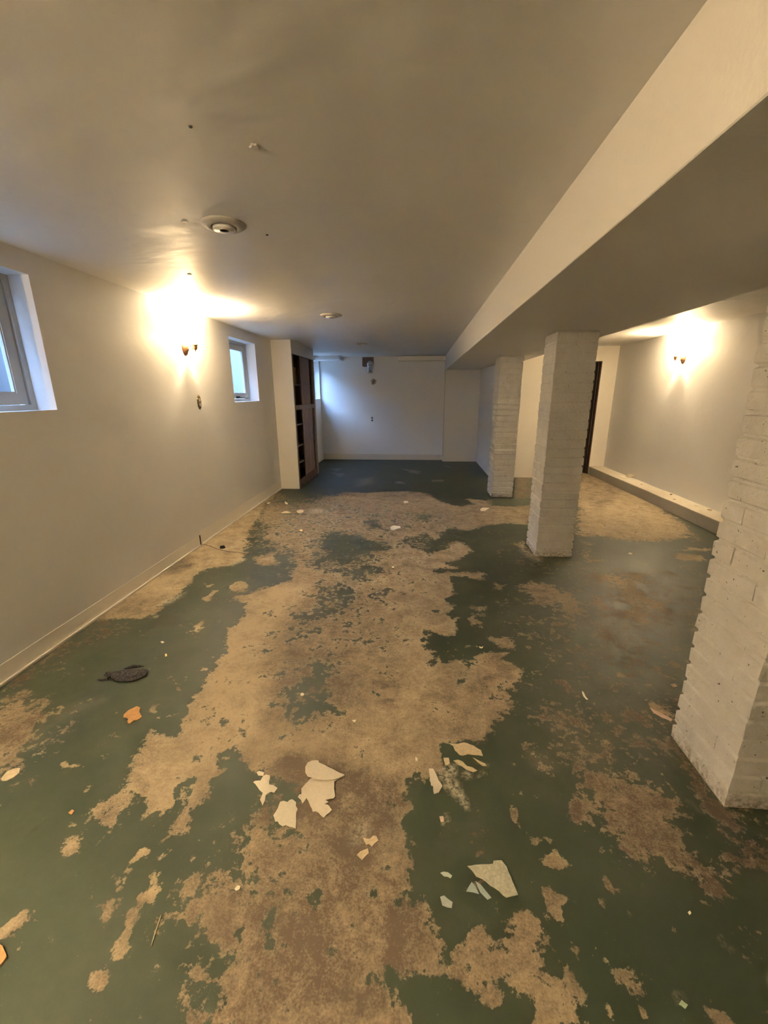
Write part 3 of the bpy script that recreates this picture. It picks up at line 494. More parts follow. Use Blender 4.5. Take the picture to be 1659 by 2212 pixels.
[[[-1.012,7.153],[-0.821,7.288],[-0.726,6.776],[-0.896,6.586]],0.12,0.4],
[[[0.579,8.642],[0.685,8.532],[0.659,8.42]],0.03,0.6],
[[[0.245,1.367],[0.299,1.36],[0.301,1.349],[0.263,1.364]],0.003,0.7],
[[[-1.378,5.146],[-1.206,5.201],[-1.158,4.983],[-1.323,4.974]],0.05,0.6],
[[[-1.78,2.724],[-1.746,2.75],[-1.716,2.677],[-1.767,2.546],[-1.804,2.551]],0.02,0.7],
[[[-1.713,3.266],[-1.581,3.402],[-1.551,3.382],[-1.622,3.252]],0.02,0.6],
[[[-1.828,3.618],[-1.758,3.802],[-1.735,3.724],[-1.78,3.573]],0.02,0.6],
[[[-1.78,2.403],[-1.74,2.394],[-1.735,2.364],[-1.77,2.374]],0.008,0.9],
[[[0.099,1.162],[0.113,1.158],[0.114,1.141],[0.102,1.135]],0.003,0.6],
[[[0.102,1.133],[0.122,1.131],[0.114,1.114],[0.102,1.118]],0.003,0.8],
[[[1.057,3.925],[1.074,3.649],[1.11,3.552],[1.04,3.516],[0.998,3.678]],0.03,0.5],
[[[0.674,0.721],[0.684,0.716],[0.683,0.704],[0.673,0.708]],0.003,0.5],
[[[0.847,0.849],[0.859,0.845],[0.875,0.817],[0.864,0.814]],0.004,0.3]
]
def build_floor():
    xs = np.concatenate([np.arange(XL-.02, XR+.02, .0145), [XR+.05]])
    ys = np.concatenate([np.arange(YN, .4, .2), np.arange(.4, 2.4, .0115), np.arange(2.4, 5.0, .022), np.arange(5.0, 9.6, .045), [10.6]])
    GX, GY = np.meshgrid(xs, ys); nx, ny = len(xs), len(ys)
    ch = {k: np.full(GX.shape, v, np.float32) for k, v in zip('gtodw', (1.0, .45, .30, 0.0, 0.0))}
    rng = np.random.RandomState(3)
    def vnoise(cell):
        n_ = rng.rand(int(14/cell)+4, int(8/cell)+4)*2-1
        u, v = (GX-XL+.5)/cell, (GY-YN+.5)/cell; i, j = u.astype(int), v.astype(int); a, b_ = u-i, v-j
        a, b_ = a*a*(3-2*a), b_*b_*(3-2*b_)
        return (n_[j, i]*(1-a)+n_[j, i+1]*a)*(1-b_)+(n_[j+1, i]*(1-a)+n_[j+1, i+1]*a)*b_
    amp = np.clip(.5+(GY-1.2)*.25, .45, 1.3)
    def warp(): return sum(vnoise(c_)*a_ for c_, a_ in ((.21, .026), (.09, .020), (.043, .014), (.021, .008)))*amp
    X_, Y_ = GX+warp(), GY+warp()
    for pts, fe, c in POLYS:
        P_ = np.array(pts); mg = fe*2+.14
        ix = np.where((xs > P_[:,0].min()-mg) & (xs < P_[:,0].max()+mg))[0]; iy = np.where((ys > P_[:,1].min()-mg) & (ys < P_[:,1].max()+mg))[0]
        if not len(ix) or not len(iy): continue
        sl = (slice(iy[0], iy[-1]+1), slice(ix[0], ix[-1]+1)); gx, gy = X_[sl], Y_[sl]
        inside = np.zeros(gx.shape, bool); dist = np.full(gx.shape, 1e9)
        n = len(P_)
        for i in range(n):
            x1, y1 = P_[i]; x2, y2 = P_[(i+1) % n]
            dx, dy = x2-x1, y2-y1; L2 = dx*dx+dy*dy+1e-12
            tt = np.clip(((gx-x1)*dx+(gy-y1)*dy)/L2, 0, 1)
            dist = np.minimum(dist, (gx-x1-tt*dx)**2+(gy-y1-tt*dy)**2)
            if y1 != y2:
                cr = ((y1 > gy) != (y2 > gy)) & (gx < (x2-x1)*(gy-y1)/(y2-y1)+x1); inside ^= cr
        sd = np.sqrt(dist)*np.where(inside, 1, -1); f = max(fe*1.3, .008)
        wgt = np.clip(sd/(2*f)+.5, 0, 1); wgt = wgt*wgt*(3-2*wgt)
        f2 = max(fe*1.8, .020 if fe > .012 else .011); wg2 = np.clip(sd/(2*f2)+.5, 0, 1)
        if isinstance(c, list):
            for k, v in zip('gtod', c):
                if v is not None: ch[k][sl] += (v-ch[k][sl])*(wg2 if k == 'g' else wgt)
        else: ch['w'][sl] = np.maximum(ch['w'][sl], c*wgt)
    co_ = np.stack([GX.ravel(), GY.ravel(), np.zeros(GX.size)], 1).astype(np.float32)
    me = bpy.data.meshes.new('floor')
    idx = np.arange(nx*ny).reshape(ny, nx)
    q = np.stack([idx[:-1,:-1], idx[:-1,1:], idx[1:,1:], idx[1:,:-1]], -1).reshape(-1, 4)
    me.vertices.add(len(co_)); me.vertices.foreach_set('co', co_.ravel())
    me.loops.add(q.size); me.loops.foreach_set('vertex_index', q.ravel().astype(np.int32))
    me.polygons.add(len(q)); me.polygons.foreach_set('loop_start', np.arange(0, q.size, 4, dtype=np.int32))
    me.update(calc_edges=True); me.validate()
    for nm, ks in (('paint_map', 'gto'), ('stain_shade_map', 'dw')):
        a = me.attributes.new(nm, 'FLOAT_COLOR', 'POINT'); arr = np.ones((nx*ny, 4), np.float32)
        for i, k in enumerate(ks): arr[:, i] = ch[k].ravel()
        a.data.foreach_set('color', arr.ravel())
    me.materials.append(FLOORM)
    o = bpy.data.objects.new('floor', me); C.objects.link(o)
    struct(o, 'concrete basement floor with peeling dark green paint', 'floor')
build_floor()

# ---------------------------------------------------------------- shell
W0, W1, W2, W3 = (-1.70, -.91, 1.368, 2.09), (1.60, 2.39, 1.368, 2.09), (4.90, 5.69, 1.365, 2.085), (8.57, 9.36, 1.345, 2.12)  # W0 is added behind the camera to let in cool ambient light
T = .20
slab_with_holes('wall_left', WALL, 'x', XL, XL-T, YN, YF+.2, -.02, H+.02, [W0, W1, W2, W3], 'long left basement wall with small square windows')
slab_with_holes('wall_far', WALL, 'y', YF, YF+.2, XL, SX+.1, -.02, H+.02, [], 'far end wall washed by blue window light')
slab_with_holes('wall_right', WALL, 'x', XR, XR+.2, YN, YD+.2, -.02, H+.02, [], 'right wall with the second sconce')
slab_with_holes('wall_near', WALL, 'y', YN, YN-.2, XL, XR, -.02, H+.02, [], 'near end wall behind the camera')
struct(boxo('wall_stub', WALL, (BX0, SX, YS, YF, 0, BH), bev=.003), 'shallow grey pilaster wall at the end under the beam', 'wall')
struct(boxo('wall_partition', WALL, (SX, SX+.12, YW, YF, 0, H)), 'side wall of the far recess under the beam', 'wall')
struct(boxo('wall_recess', CREAM, (SX+.12, 2.35, YW, YW+.12, 0, H)), 'cream lit wall between the farthest two piers', 'wall')
struct(boxo('wall_return', CREAM, (2.35, 2.47, YW, YD+.15, 0, H)), 'return wall left of the doorway, behind a pier', 'wall')
slab_with_holes('wall_doorway', CREAM, 'y', YD, YD+.13, 2.30, XR, -.02, H+.02, [(2.47, 3.164, -.02, 1.967)], 'cream wall around the dark doorway')
struct(boxo('ceiling', CEIL, (XL-T, XR+.2, YN-.2, 10.7, H, H+.15)), 'low painted plaster ceiling', 'ceiling')
bm = bmesh.new(); box(bm, BX0, BX1, YN, YF, BH, H)
bmesh.ops.bevel(bm, geom=[e for e in bm.edges if abs(e.verts[0].co.y-e.verts[1].co.y) > 1], offset=.003, segments=1, affect='EDGES')
bmesh.ops.subdivide_edges(bm, edges=[e for e in bm.edges if abs(e.verts[0].co.y-e.verts[1].co.y) > 1], cuts=40)
for v in bm.verts:
    if v.co.z < H-.03 and v.co.y < 9:
        v.co.z += .004*noise.noise(Vector((v.co.x, v.co.y*1.3, 0))); v.co.x += .003*noise.noise(Vector((5, v.co.y*1.7, v.co.z)))
struct(obj('ceiling_beam', bm, BEAMM), 'wide cream plastered beam running along the ceiling over the piers', 'beam')
# dark room beyond the doorway
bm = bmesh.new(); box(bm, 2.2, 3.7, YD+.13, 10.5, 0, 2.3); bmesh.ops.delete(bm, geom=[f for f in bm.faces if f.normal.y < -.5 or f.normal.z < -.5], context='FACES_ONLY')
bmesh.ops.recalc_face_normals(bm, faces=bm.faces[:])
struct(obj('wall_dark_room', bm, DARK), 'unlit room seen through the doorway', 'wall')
# door lining
dr = thing('door_1', 'dark wooden lining of the open doorway in the right bay', 'doorway', (2.47, YD, 0)); dr['kind'] = 'structure'
def rel(o, p): o.parent = p; o.location = Vector(o.location)-Vector(p.location); return o
rel(boxo('door_jamb', DARKW, (3.146, 3.1645, YD+.006, YD+.14, 0, 1.967)), dr)
rel(boxo('door_jamb', DARKW, (2.4695, 2.488, YD+.006, YD+.14, 0, 1.967)), dr)
rel(boxo('door_head', DARKW, (2.488, 3.146, YD+.006, YD+.14, 1.949, 1.9675)), dr)
rel(boxo('door_stop', DARKW, (3.128, 3.146, YD+.07, YD+.10, 0, 1.949)), dr)

# outside: ground, plus an added fence and block that dim and cut the sky
struct(boxo('outside_ground', paint_mat('outside_gravel', (.16, .15, .13), .9, .4), (-9, XL-T, -6, 22, 1.0, 1.18)), 'gravel strip outside the windows', 'ground')
struct(boxo('added_fence', paint_mat('added_fence_grey', (.046, .048, .05), .8, .3), (-5.0, -4.9, -6, 22, 1.18, 2.95)), 'added grey fence dimming the view through the windows', 'fence')  # added so the panes read darker than open sky
struct(boxo('sky_blocker', paint_mat('sky_blocker_dark', (.046, .048, .05), .8, .3), (-4.2, -3.5, -3.4, 4.9, 1.18, 4.6)), 'added dark block that cuts the sky light at the nearest window', 'light_blocker')  # added to keep sky light off the near window reveal
# skirtings
def skirt(name, dims, label, mat=TRIMM):
    return struct(boxo(name, mat, dims, bev=.001), label, 'baseboard')
skirt('baseboard_left', (XL, XL+.003, YN, 3.742, .004, .105), 'near length of painted-over baseboard on the left wall', CREAM)
skirt('baseboard_left', (XL, XL+.003, 3.765, 6.322, .004, .138), 'far length of painted-over baseboard on the left wall', CREAM)
skirt('trim_1', (XL, XL+.016, YN, 3.735, 0, .014), 'pale caulk strip at the foot of the left wall, near length')
skirt('trim_2', (XL, XL+.016, 3.79, 6.322, 0, .014), 'pale caulk strip at the foot of the left wall, far length')
skirt('baseboard_alcove', (XL, XL+.01, 7.674, YF, 0, .13), 'baseboard below the alcove window', WALL)
skirt('baseboard_far', (XL+.01, BX0, YF-.013, YF, 0, .125), 'cream baseboard along the far wall')
skirt('baseboard_stub', (BX0-.004, SX-.001, YS-.006, YS, 0, .11), 'painted-over baseboard on the shallow pilaster wall', WALL)
skirt('trim_3', (BX0-.006, BX0+.012, YS-.008, YS+.01, .11, BH), 'pale corner bead on the pilaster wall edge')
# ceiling soffits at the far wall
struct(boxo('trim_4', CEIL, (XL, -1.62, 9.0, YF, 2.132, H), bev=.004), 'low boxed soffit above the alcove window', 'soffit')
struct(boxo('trim_5', CREAM, (-.417, BX0, 9.20, YF, 2.105, H-.012), bev=.004), 'shallow cream soffit strip along the far wall', 'soffit')
# ledge
lg = thing('trim_6', 'low concrete ledge along the foot of the right wall', 'ledge', (LX, 0, 0)); lg['kind'] = 'structure'
bm = bmesh.new(); box(bm, 0, XR-LX, YN, YD, 0, LZ)
bmesh.ops.subdivide_edges(bm, edges=[e for e in bm.edges if abs(e.verts[0].co.y-e.verts[1].co.y) > 1], cuts=80)
for v in bm.verts:
    if v.co.z > .1: v.co.z += .004*noise.noise(Vector((v.co.x*6, v.co.y*3, 0)))
    if v.co.x < .01: v.co.x += .003*noise.noise(Vector((3, v.co.y*2.3, v.co.z*9)))
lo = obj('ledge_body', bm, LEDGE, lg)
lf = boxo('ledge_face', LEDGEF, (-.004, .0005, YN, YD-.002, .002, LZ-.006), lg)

# ---------------------------------------------------------------- windows
def window(n, hole, label, latch=False):
    y0, y1, z0, z1 = hole
    t = thing('window_%d' % n, label, 'window', (XL, (y0+y1)/2, z0)); t['kind'] = 'structure'
    hy, hz = (y1-y0)/2, z1-z0; xi = -.125
    def ring(name, m, a0, a1, w_, x0, x1, zb, zt, bev=.002):
        bm = bmesh.new()
        box(bm, x0, x1, a0, a1, zb, zb+w_); box(bm, x0, x1, a0, a1, zt-w_, zt)
        box(bm, x0, x1, a0, a0+w_, zb+w_, zt-w_); box(bm, x0, x1, a1-w_, a1, zb+w_, zt-w_)
        return obj(name, bm, m, t)
    ring('window_frame', FRAME, -hy, hy, .030, xi-.06, xi, 0, hz)
    s = ring('sash', FRAME, -hy+.034, hy-.034, .062, xi-.045, xi-.012, .034, hz-.034)
    boxo('pane', GLASS, (xi-.031, xi-.027, -hy+.094, hy-.094, .094, hz-.094), s)
    ring('glazing_bead', FRAME, -hy+.096, hy-.096, .008, xi-.026, xi-.016, .096, hz-.096).parent = s
    ring('outer_casing', FRAME, -hy, hy, .03, -.2, xi-.062, 0, hz)
    if latch:
        bm = bmesh.new(); box(bm, xi-.012, xi+.02, -.03, .02, .036, .062); tube(bm, [(xi+.012, .0, .045), (xi+.02, .10, .040), (xi+.015, .30, .036)], [.008, .006, .004], 8)
        obj('window_latch', bm, HOLEM, t)
    return t
window(4, W0, 'added unseen left wall window behind the camera, for cool ambient light')  # unseen window added for its daylight
window(1, W1, 'nearest left wall window, cut by the photo edge')
window(2, W2, 'small square window between the left sconce and cupboard', True)
window(3, W3, 'far alcove window beside the blue-lit end wall')

# ---------------------------------------------------------------- brick piers
BR = {}
rnd = random.Random(4)
def brick_mesh(lx, ly, lz, k):
    key = (round(lx, 3), round(ly, 3), k)
    if key in BR: return BR[key]
    bm = bmesh.new(); box(bm, 0, lx, 0, ly, 0, lz)
    bmesh.ops.bevel(bm, geom=[e for e in bm.edges if abs(e.verts[0].co.z-e.verts[1].co.z) < 1e-4], offset=.008, segments=1, affect='EDGES')
    r2 = random.Random(k*7+int(lx*1000))
    for v in bm.verts: v.co += Vector((r2.uniform(-1,1), r2.uniform(-1,1), r2.uniform(-1,1)))*.0018
    me = bpy.data.meshes.new('brick'); bm.to_mesh(me); bm.free(); me.materials.append(BRICK)
    for q in me.polygons: q.use_smooth = False
    BR[key] = me; return me
def pier(x0, y0, wx, wy, label, seed, smooth_above):
    t = thing('brick_pier', label, 'pier', (x0, y0, 0), group='white painted brick piers under the beam')
    r = random.Random(seed); n = 25; ch = BH/n; j = .0015; b_ = .1; bh = ch-.006
    bm = bmesh.new(); i1 = .0075; i2 = .003
    box(bm, i1, wx-i1, i1, wy-i1, 0, smooth_above); box(bm, i2, wx-i2, i2, wy-i2, smooth_above, BH)
    obj('mortar', bm, BRICK, t)
    for k in range(n):
        z = k*ch+.002
        if k % 2 == 0: L = [(0, 0, wx-b_-j, b_), (wx-b_, 0, b_, wy-b_-j), (b_+j, wy-b_, wx-b_-j, b_), (0, b_+j, b_, wy-b_-j)]
        else: L = [(b_+j, 0, wx-b_-j, b_), (0, 0, b_, wy-b_-j), (0, wy-b_, wx-b_-j, b_), (wx-b_, b_+j, b_, wy-b_-j)]
        amp = .0026 if z < smooth_above else .001
        for (x, y, lx, ly) in L:
            o = bpy.data.objects.new('brick', brick_mesh(lx, ly, bh, r.randrange(4))); C.objects.link(o); o.parent = t
            o.location = (x+r.uniform(-1,1)*amp, y+r.uniform(-1,1)*amp, z+r.uniform(-1,1)*.0012)
    return t
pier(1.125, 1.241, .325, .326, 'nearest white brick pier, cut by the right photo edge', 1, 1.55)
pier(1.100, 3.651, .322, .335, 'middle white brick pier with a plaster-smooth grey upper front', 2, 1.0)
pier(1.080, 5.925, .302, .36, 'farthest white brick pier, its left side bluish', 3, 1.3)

# ---------------------------------------------------------------- built-in cupboard
cx0, cx1, cy0, cy1 = XL, -1.845, 6.322, 7.674
cb = thing('built_in_cupboard', 'built-in cupboard against the left wall with brown wood panels and dark shelves', 'cupboard', (cx0, cy0, 0))
def cbx(name, m, d_, parent=cb, bev=.0015):
    o = boxo(name, m, (d_[0]-cx0, d_[1]-cx0, d_[2]-cy0, d_[3]-cy0, d_[4], d_[5]), parent, bev)
    return o
cbx('end_panel', CREAM, (cx0, cx1, cy0, cy0+.02, 0, H))
cbx('plinth_strip', CREAM, (cx0, cx1+.001, cy0-.003, cy0, .002, .135))
cbx('header', WALL, (cx1-.03, cx1, cy0+.02, cy1, 2.025, H))
cbx('far_end_panel', GREYW, (cx0, cx1-.03, cy1-.02, cy1, 0, H))
cbx('stile', GREYW, (cx1-.03, cx1, cy0+.02, 6.405, .0, 2.025))
cbx('stile', GREYW, (cx1-.03, cx1, 7.575, cy1, .0, 2.025))
cbx('middle_rail', GREYW, (cx1-.03, cx1-.002, 6.405, 7.575, 1.212, 1.285))
cbx('plinth', BASEW, (cx1-.02, cx1-.004, 6.405, 7.575, .0, .125))
cbx('sliding_panel', WOOD, (cx1-.034, cx1-.022, 6.84, 7.41, 1.285, 2.02))
cbx('sliding_panel', WOOD, (cx1-.034, cx1-.022, 6.83, 7.50, .125, 1.212))
cbx('back_panel', DARKW, (cx0+.001, cx0+.008, cy0+.02, cy1-.02, 0, H-.01))
cbx('ceiling_panel', DARKW, (cx0+.008, cx1-.03, cy0+.02, cy1-.02, 2.025, 2.04))
cbx('side_lining', DARKW, (cx0+.008, cx1-.03, cy0+.021, cy0+.026, 0.1, 2.02))
cbx('floor_panel', DARKW, (cx0+.008, cx1-.03, cy0+.026, cy1-.02, .10, .122))
for z in (.385, .655, .985, 1.60):
    cbx('shelf', GREYW, (cx0+.01, cx1-.045, cy0+.026, cy1-.02, z-.018, z))
bm = bmesh.new(); box(bm, 0, .16, 0, .26, 0, .25); bmesh.ops.bevel(bm, geom=bm.edges[:], offset=.003, segments=1, affect='EDGES')
bxo = obj('cardboard_box', bm, CARD, None, loc=(-2.09, 6.55, 1.601)); tag(bxo, 'brown cardboard box on the upper shelf of the cupboard', 'box')
o_ = boxo('box_flap', CARD, (.02, .15, .005, .255, .251, .255), bxo)

# ---------------------------------------------------------------- wall sconces
def sconce(x, y, s, label, bulb_mat):
    """s=+1: fixed to the left wall and reaching towards +x"""
    t = thing('wall_sconce', label, 'wall lamp', (x, y, 1.865), 0 if s > 0 else PI, 'lit brass wall sconces')
    bm = bmesh.new(); rg = lathe(bm, [(.050, 0), (.052, .006), (.044, .012), (.036, .016), (.022, .030), (.012, .036)], 28, 1, 1.28, 'x')
    cap(bm, rg[0], True); cap(bm, rg[-1]); obj('backplate', bm, BRASS, t, True)
    bm = bmesh.new(); tube(bm, [(.028, 0, 0), (.045, 0, -.012), (.062, 0, -.016), (.078, 0, -.006), (.092, 0, .004)], .0045, 10); obj('arm', bm, BRASS, t, True)
    bm = bmesh.new(); rg = lathe(bm, [(.001, -.040), (.003, -.036), (.003, -.026), (.009, -.020), (.019, -.006), (.021, .006), (.018, .016), (.027, .022), (.027, .026), (.015, .029), (.017, .036), (.013, .040), (.015, .047), (.011, .052), (.012, .06), (.009, .066)], 24)
    cap(bm, rg[0], True); cap(bm, rg[-1])
    for v in bm.verts: v.co.x += .1
    cup = obj('socket_cup', bm, BRASS, t, True)
    bm = bmesh.new()
    lathe(bm, [(.020, .050), (.034, .058), (.046, .072), (.052, .090), (.048, .108), (.046, .120), (.052, .132), (.060, .140)], 48,
          ruff=lambda a, k: .05*math.sin(a*8)*max(0, k-4)/3)
    for v in bm.verts: v.co.x += .1
    bmesh.ops.solidify(bm, geom=bm.faces[:], thickness=.0015)
    obj('glass_shade', bm, SHADE, t, True)
    bm = bmesh.new(); rg = lathe(bm, [(.006, .060), (.010, .068), (.019, .084), (.021, .098), (.016, .113), (.006, .124), (.001, .128)], 16)
    for v in bm.verts: v.co.x += .1
    obj('bulb', bm, bulb_mat, t, True)
    return t
sconce(XL, 3.93, 1, 'lit brass sconce on the left wall between the windows', BULBS[0])
sconce(XR, 5.99, -1, 'lit brass sconce on the right wall above the ledge', BULBS[1])
sconce(XL, -.25, 1, 'lit brass sconce on the left wall beyond the near window, beside the camera', BULBS[2])

# ---------------------------------------------------------------- ceiling discs
def disc(x, y, label, r=.10):
    t = thing('ceiling_fitting', label, 'ceiling fitting', (x, y, H), group='round ceiling fittings')
    bm = bmesh.new(); rg = lathe(bm, [(r, 0), (r*1.0, -.003), (r*.86, -.012), (r*.62, -.017), (r*.56, -.012), (r*.56, -.004)], 40); obj('dished_ring', bm, GREYP, t, True)
    bm = bmesh.new(); rg = lathe(bm, [(r*.50, -.004), (r*.50, -.022), (r*.47, -.026), (r*.20, -.027)], 32); cap(bm, rg[-1], True); obj('centre_cap', bm, WHITEP, t, True)
    bm = bmesh.new(); rg = lathe(bm, [(r*.56, -.003), (r*.49, -.003)], 32); obj('gap', bm, HOLEM, t)
disc(-.907, 2.15, 'nearest round white ceiling fitting above the left side')
disc(-.875, 4.48, 'second round ceiling fitting, halfway down the room', .11)
disc(-.880, 6.95, 'farthest round ceiling fitting near the cupboard', .09)

# ---------------------------------------------------------------- ornate plate (left wall) and outlet (far wall)
t = thing('outlet_plate', 'ornate dark bronze outlet plate below the left sconce', 'outlet', (XL, 4.067, 1.378))
bm = bmesh.new(); nn = 48; outer, inner = [], []
top = []
for i in range(nn):
    a = 2*PI*i/nn; k = 1+.07*math.sin(a*12)
    outer.append((.036*k*math.cos(a), .068*k*math.sin(a)))
bot = [bm.verts.new((0, u, v)) for u, v in outer]; mid = [bm.verts.new((.005, u*.96, v*.96)) for u, v in outer]; up_ = [bm.verts.new((.008, u*.80, v*.86)) for u, v in outer]
for A_, B_ in ((bot, mid), (mid, up_)):
    for i in range(nn): bm.faces.new((A_[i], A_[(i+1) % nn], B_[(i+1) % nn], B_[i]))
cap(bm, up_)
obj('bronze_plate', bm, OLDB, t)
for dz in (.022, -.024):
    bm = bmesh.new(); rg = lathe(bm, [(.017, .0085), (.0165, .011), (.014, .0115)], 20, 1, 1, 'x'); cap(bm, rg[-1])
    for v in bm.verts: v.co.z += dz
    sck = obj('socket', bm, plain('cream_socket', (.62, .56, .45), .4, var=.05), t)
    for dy in (-.006, .006): boxo('slot', HOLEM, (.0116, .0122, dy-.0013, dy+.0013, dz-.005, dz+.005), sck)
t = thing('wall_outlet', 'white duplex outlet with two dark sockets on the far wall', 'outlet', (-1.0, YF, .905))
boxo('cover_plate', WHITEP, (-.040, .040, -.007, 0, -.066, .066), t, .002)
for dz in (.025, -.027):
    bm = bmesh.new(); rg = lathe(bm, [(.018, 0), (.017, .003)], 20)
    cap(bm, rg[-1])
    for v in bm.verts: v.co = Vector((v.co.x, -.007-v.co.z, v.co.y+dz))
    obj('socket', bm, HOLEM, t)

# ---------------------------------------------------------------- bare board, foil duct, broken patch on the far wall
bm = bmesh.new(); pts = [(-1.195, 2.202), (-.952, 2.202), (-.950, 2.05), (-1.03, 2.048), (-1.10, 2.010), (-1.155, 2.004), (-1.198, 2.02)]
a_ = [bm.verts.new((x, YF-.004, z)) for x, z in pts]; b2 = [bm.verts.new((x, YF, z)) for x, z in pts]
bm.faces.new(a_)
for i in range(len(pts)): bm.faces.new((a_[i], b2[i], b2[(i+1) % len(pts)], a_[(i+1) % len(pts)]))
bmesh.ops.recalc_face_normals(bm, faces=bm.faces[:])
tag(obj('bare_board', bm, BOARD), 'ragged bare brown board at the top of the far wall behind the duct', 'board')
t = thing('foil_duct', 'short silver foil duct hanging down on the far wall', 'duct', (-1.02, YF, 2.0))
bm = bmesh.new(); path = [(0, -.004, .06), (0, -.06, .062), (0, -.105, .05), (0, -.125, .01), (-.004, -.128, -.04), (-.006, -.122, -.085)]
P2 = [Vector(p) for p in path]; fine = []
for i in range(len(P2)-1):
    for k in range(6): fine.append(P2[i].lerp(P2[i+1], k/6))
fine.append(P2[-1]); tube(bm, fine, [.060 if i % 2 else .0655 for i in range(len(fine))], 20); obj('flexible_duct', bm, METAL, t)
bm = bmesh.new(); tube(bm, [(-.006, -.121, -.083), (-.010, -.12, -.110), (-.012, -.12, -.128)], [.064, .066, .060], 24); obj('end_collar', bm, plain('galvanised_collar', (.72, .70, .66), .25, .9, .1), t, True)
bm = bmesh.new(); rg = lathe(bm, [(.052, 0), (.001, .0001)], 20); 
for v in bm.verts: v.co = v.co+Vector((-.012, -.12, -.129))
obj('duct_mouth', bm, HOLEM, t)
t = thing('wall_bracket', 'small torn bracket stub below the foil duct', 'bracket', (-.955, YF, 1.70))
bm = bmesh.new(); tube(bm, [(-.035, -.012, -.045), (0, -.022, .0), (.025, -.016, .05)], [.010, .013, .008], 8); obj('bracket_arm', bm, plain('dull_tan_metal', (.33, .28, .18), .6, .4, .3), t)
bm = bmesh.new()
vs = [bm.verts.new((.055*math.cos(a)*(1+.25*math.sin(a*5)), -.003, .06*math.sin(a)*(1+.2*math.cos(a*3)))) for a in [2*PI*i/18 for i in range(18)]]; bm.faces.new(vs)
obj('bare_patch', bm, plain('exposed_plaster', (.38, .35, .28), .9, var=.2), t)

# ---------------------------------------------------------------- marks on walls and ceiling
def blob(name, label, cat, m, c, ax, r, n=14, th=.003, seed=0, el=1.0):
    rr = random.Random(seed); bm = bmesh.new(); lo_, hi = [], []
    for i in range(n):
        a = 2*PI*i/n; k = r*(1+rr.uniform(-.3, .3)); u, v = k*math.cos(a)*el, k*math.sin(a)
        for L_, h in ((lo_, 0), (hi, th)):
            s_ = .8 if h else 1.0
            p = {'x': (h, u*s_, v*s_), 'z': (u*s_, v*s_, -h)}[ax]; L_.append(bm.verts.new(p))
    bm.faces.new(hi)
    for i in range(n): bm.faces.new((lo_[i], lo_[(i+1) % n], hi[(i+1) % n], hi[i]))
    bmesh.ops.recalc_face_normals(bm, faces=bm.faces[:])
    return tag(obj(name, bm, m, None, loc=c), label, cat)
blob('filler_patch', 'small white filler patch low on the left wall', 'patch', WHITEP, (XL, 3.763, .766), 'x', .022, seed=2, el=1.5)
blob('nail_head', 'dark nail hole in the ceiling, nearest the camera', 'nail', HOLEM, (-.678, 1.436, H), 'z', .005, 10)
blob('ceiling_blister', 'small raised paint blister on the near ceiling', 'blister', CEIL, (-.529, 1.552, H), 'z', .016, th=.004, seed=3)
blob('nail_head', 'dark spot in the ceiling right of the nearest fitting', 'nail', HOLEM, (-.754, 2.298, H), 'z', .006, 10)
blob('ceiling_blister', 'pale paint lump left of the nearest ceiling fitting', 'blister', CREAM, (-1.07, 2.11, H), 'z', .008, th=.004, seed=5, el=1.8)
blob('ceiling_blister', 'pale chip in the ceiling above the left sconce', 'blister', CREAM, (-1.50, 2.93, H), 'z', .012, th=.005, seed=6)

# slot in the skirting with a thin wire on the floor
tag(boxo('skirting_gap', HOLEM, (XL, XL+.004, 3.743, 3.762, .0, .105)), 'dark vertical gap between two baseboard lengths', 'gap')
bm = bmesh.new(); tube(bm, [(-2.12, 3.765, .006), (-2.06, 3.745, .003), (-1.92, 3.655, .0025), (-1.79, 3.596, .0025), (-1.68, 3.585, .0025), (-1.553, 3.528, .0025)], .0022, 6)
tag(obj('floor_wire', bm, DARKW), 'thin dark wire lying from the baseboard gap onto the floor', 'wire')
t = thing('rubber_stopper', 'small black rubber stopper beside the thin wire', 'stopper', (-1.885, 3.69, 0), .4)
bm = bmesh.new(); rg = lathe(bm, [(.017, 0), (.018, .006), (.014, .020), (.012, .024)], 16, 1.5); cap(bm, rg[0], True); cap(bm, rg[-1]); obj('stopper_body', bm, HOLEM, t, True)

